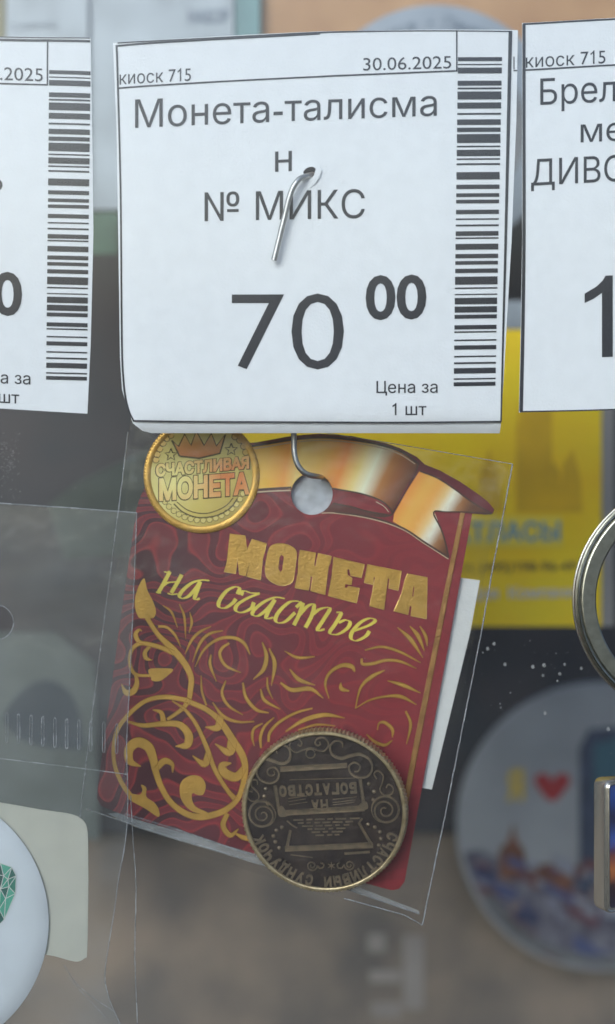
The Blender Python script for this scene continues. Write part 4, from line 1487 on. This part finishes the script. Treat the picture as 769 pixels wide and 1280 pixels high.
for i, x in enumerate(sx):
    y0 = 891 + (x - 8.6) * .1
    L = 37
    loop = [(x - 1.5, y0 + 2), (x, y0), (x + 1.5, y0 + 2), (x + 1.6, y0 + L / 2), (x + 1.4, y0 + L - 2), (x, y0 + L), (x - 1.5, y0 + L - 2), (x - 1.6, y0 + L / 2), (x - 1.5, y0 + 2)]
    pf.tube([(a, b, zb2(a, b) - .2) for a, b in loop], 0.5, seg=5, n=2)
bag2.part('perforation', pf, 'seam')
for pts, rad in (([(-100, 938), (0, 948), (100, 960), (160, 968)], .45), (smooth([(80, 1205), (95, 1228), (118, 1248), (142, 1264)], 4), .4), (smooth([(86, 1222), (108, 1246), (132, 1272)], 4), .3)):
    bag2.part('crease', MB().tube(wob(pts, -.1, .05, zb2), rad, seg=5, n=1), 'seam')

cc = solo('backing_card', 'blank cream card with rounded corners behind the white button', 'card',
          MB().plate(smooth([(-200, 980), (-60, 992), (0, 1003), (50, 1012), (85, 1017), (100, 1022.5), (108, 1032), (110, 1048)], 3) + smooth([(110.5, 1100), (109, 1188), (106, 1197.5), (98, 1202), (86, 1200.5), (40, 1190), (-200, 1150)], 3),
                     lambda x, y: 0.4 * math.sin(x * .02), 1.8, step=22), 'cream_card', 60, 1100, B2D + 22, smooth_deg=50)

bt = Thing('pin_button', 'domed white pin button with a green cut gem on it', 'button', -113, 1157, B2D + 3)
BR = 171.5
bt.part('dome', MB().lathe(-113, 1157, [(0.1, 0), (50, 0.6), (100, 2.6), (135, 5.0), (155, 7.6), (166, 11), (BR, 15), (BR - 2, 17), (BR - 8, 18), (.1, 18)], 120), 'button', smooth_deg=50)
gem = MB()
gp = [(-50, 1085), (-20, 1077), (0, 1080), (14, 1085), (19.5, 1096), (18.5, 1118), (5, 1150), (-10, 1165), (-40, 1160), (-62, 1125)]
zdome = lambda x, y: 2.6 + (math.hypot(x + 113, y - 1157) - 100) / 35 * 2.4 - 0.8
gc = [(-8, 1112), (4, 1100), (6, 1125)]
tri = []
nn = len(gp)
mid = (0, 1112)
for i in range(nn):
    p, q = gp[i], gp[(i + 1) % nn]
    mm = ((p[0] + q[0]) / 2 * .55 + mid[0] * .45, (p[1] + q[1]) / 2 * .55 + mid[1] * .45)
    p2 = ((gp[i - 1][0] + p[0]) / 2 * .55 + mid[0] * .45, (gp[i - 1][1] + p[1]) / 2 * .55 + mid[1] * .45)
    tri += [(p, q, mm), (p, mm, p2), (p2, mm, mid)]
lines = MB()
for i, t in enumerate(tri):
    c = random.choice([lin(30, 95, 85), lin(55, 150, 125), lin(20, 75, 70), lin(80, 165, 140), lin(40, 120, 100)])
    b = len(gem.v)
    for p in t:
        gem.addv((p[0], p[1], zdome(*p)), c)
    gem.f.append((b, b + 1, b + 2))
    for p, q in ((t[0], t[1]), (t[1], t[2]), (t[2], t[0])):
        lines.stroke([p, q], 0.9, -.25 - i * .004, sm=False, zf=zdome)
g_ = bt.part('gem_print', gem, 'print')
bt.part('gem_lines', lines, 'white_slip', parent=g_)

# ================================================================== KEY RING AND KEY FOB (right edge)
kr = Thing('key_ring', 'flat polished split key ring in front of the yellow poster', 'key ring', 867, 750, 4)
ring = MB().lathe(867, 750, [(121.5, 8), (121.5, 1.5), (123, 0.4), (138, 0), (139.5, 0.6), (140.2, 1.8), (141.2, 0.7), (143, 0.1), (144, 1.0), (144.8, 1.9), (145.8, 1.0), (147.6, 2.0), (148.6, 4.5), (148.2, 9), (146, 11), (124, 11)], 160, closed=True)
kr.part('flat_coil', ring, 'nickel', smooth_deg=14)
kr.part('back_coil', MB().lathe(867, 750, [(126, 12.5), (127, 11.5), (146, 11.5), (149, 13.5), (149, 17), (146, 19), (126, 19)], 160, closed=True), 'nickel_dark', smooth_deg=35)

kf = Thing('key_fob', 'rectangular chrome key fob with a picture inlay at the right edge', 'key fob', 742, 1053, 26, rot=(0, 0, R(20)))


def rrect(x0, y0, x1, y1, r, n=5):
    o = []
    for (cx_, cy_, a) in ((x1 - r, y0 + r, -90), (x1 - r, y1 - r, 0), (x0 + r, y1 - r, 90), (x0 + r, y0 + r, 180)):
        o += [(cx_ + r * math.cos(R(a + 90 * i / n)), cy_ + r * math.sin(R(a + 90 * i / n))) for i in range(n + 1)]
    return o


fx0, fx1, fy0, fy1 = 742, 880, 971, 1136
fr2 = MB()
loops = [(0.5, 10, 0), (0, 10, -3), (0, 10, -24), (0.8, 10, -27), (2.0, 9, -28), (3.2, 8, -27), (4.0, 7, -26.8), (5.2, 7, -28), (6.6, 6, -27.8), (7.4, 5, -26)]
prev = None
for ins, r_, z_ in loops:
    row = [fr2.addv((x, y, z_)) for x, y in rrect(fx0 + ins, fy0 + ins, fx1 - ins, fy1 - ins, max(2, r_ - ins * .3))]
    if prev:
        m_ = len(row)
        for i in range(m_):
            fr2.f.append((prev[i], prev[(i + 1) % m_], row[(i + 1) % m_], row[i]))
    else:
        fr2.f.append(tuple(row))
    prev = row
kf.part('frame', fr2, 'nickel_dark', smooth_deg=40)
inl = MB()
inn = rrect(fx0 + 7.3, fy0 + 7.3, fx1 - 7.3, fy1 - 7.3, 3)
pc = ramp([(0, lin(60, 70, 110)), (.12, lin(45, 70, 130)), (.3, lin(40, 35, 45)), (.45, lin(60, 85, 150)), (.55, lin(80, 45, 60)), (.66, lin(170, 100, 55)), (.8, lin(50, 35, 40)), (1, lin(35, 35, 50))])
inl.plate(inn, lambda x, y: -26.2, .6, step=6, edge=5)
inl.c = [pc(min(1, max(0, (v[1] - fy0) / (fy1 - fy0) + .04 * noise.noise(Vector((v[0] * .1, v[1] * .1, 2)))))) for v in inl.v]
kf.part('picture_inlay', inl, 'print')

# ================================================================== WINDOW GLASS IN FRONT
gd = -62
gl = MB()
gl.box(-900, -500, 1660, 1800, 0, 22)
g = solo('window_pane', 'clear window pane standing in front of all the tags and bags', 'window', gl, 'glass', 384, 640, gd - 22)
g.rotation_euler = (R(3.5), 0, 0)

# dried drops and dust stuck on the pane's inner face
dp = MB()
random.seed(21)


def speck(x, y, r, ring_=False):
    if ring_:
        dp.stroke(circle(x, y, r, r * 1.2, 10, 0, 330), r * .5, -0.02, h=.25, sm=False)
    dp.dome(x, y, r * .55, 0, .5, seg=7, rings=2)


for (x, y, r) in ((611, 812, 2.6), (619, 806, 2.4), (633, 832, 2.6), (584, 811, 1.6), (668, 835, 2.7), (682, 833, 2.8), (681, 846, 2.0), (702, 844, 2.2), (708, 832, 2), (729, 837, 2.2), (699, 853, 1.5), (605, 817, 1), (697, 818, .9), (664, 802, .9),
                  (684, 894, 2.6), (640, 868, 1.2), (628, 887, 1.4), (627, 882, 1.2), (764, 914, 3.0), (750, 905, 1)):
    speck(x, y, r * .6, True)
for i in range(150):
    x, y = random.uniform(0, 769), random.uniform(0, 1280)
    speck(x, y, random.uniform(.25, .75))
for i in range(70):
    a = random.uniform(-1.4, 1.5)
    rr_ = 20 + random.gauss(0, 3)
    speck(-4 + rr_ * math.cos(a), 572 + rr_ * math.sin(a), random.uniform(.3, .85))
for i in range(70):
    speck(random.uniform(0, 26), random.uniform(535, 625), random.uniform(.25, .8))
for i in range(120):
    speck(random.uniform(555, 769), random.uniform(790, 1000), random.uniform(.2, .6))
dsp = solo('dust', 'dried drops and dust specks on the window pane', 'dust', dp, 'dust', 384, 640, gd + .5, kind='stuff')
# specks are traced on the pane's plane, so they lean with it
dsp.rotation_euler = (R(3.5), 0, 0)
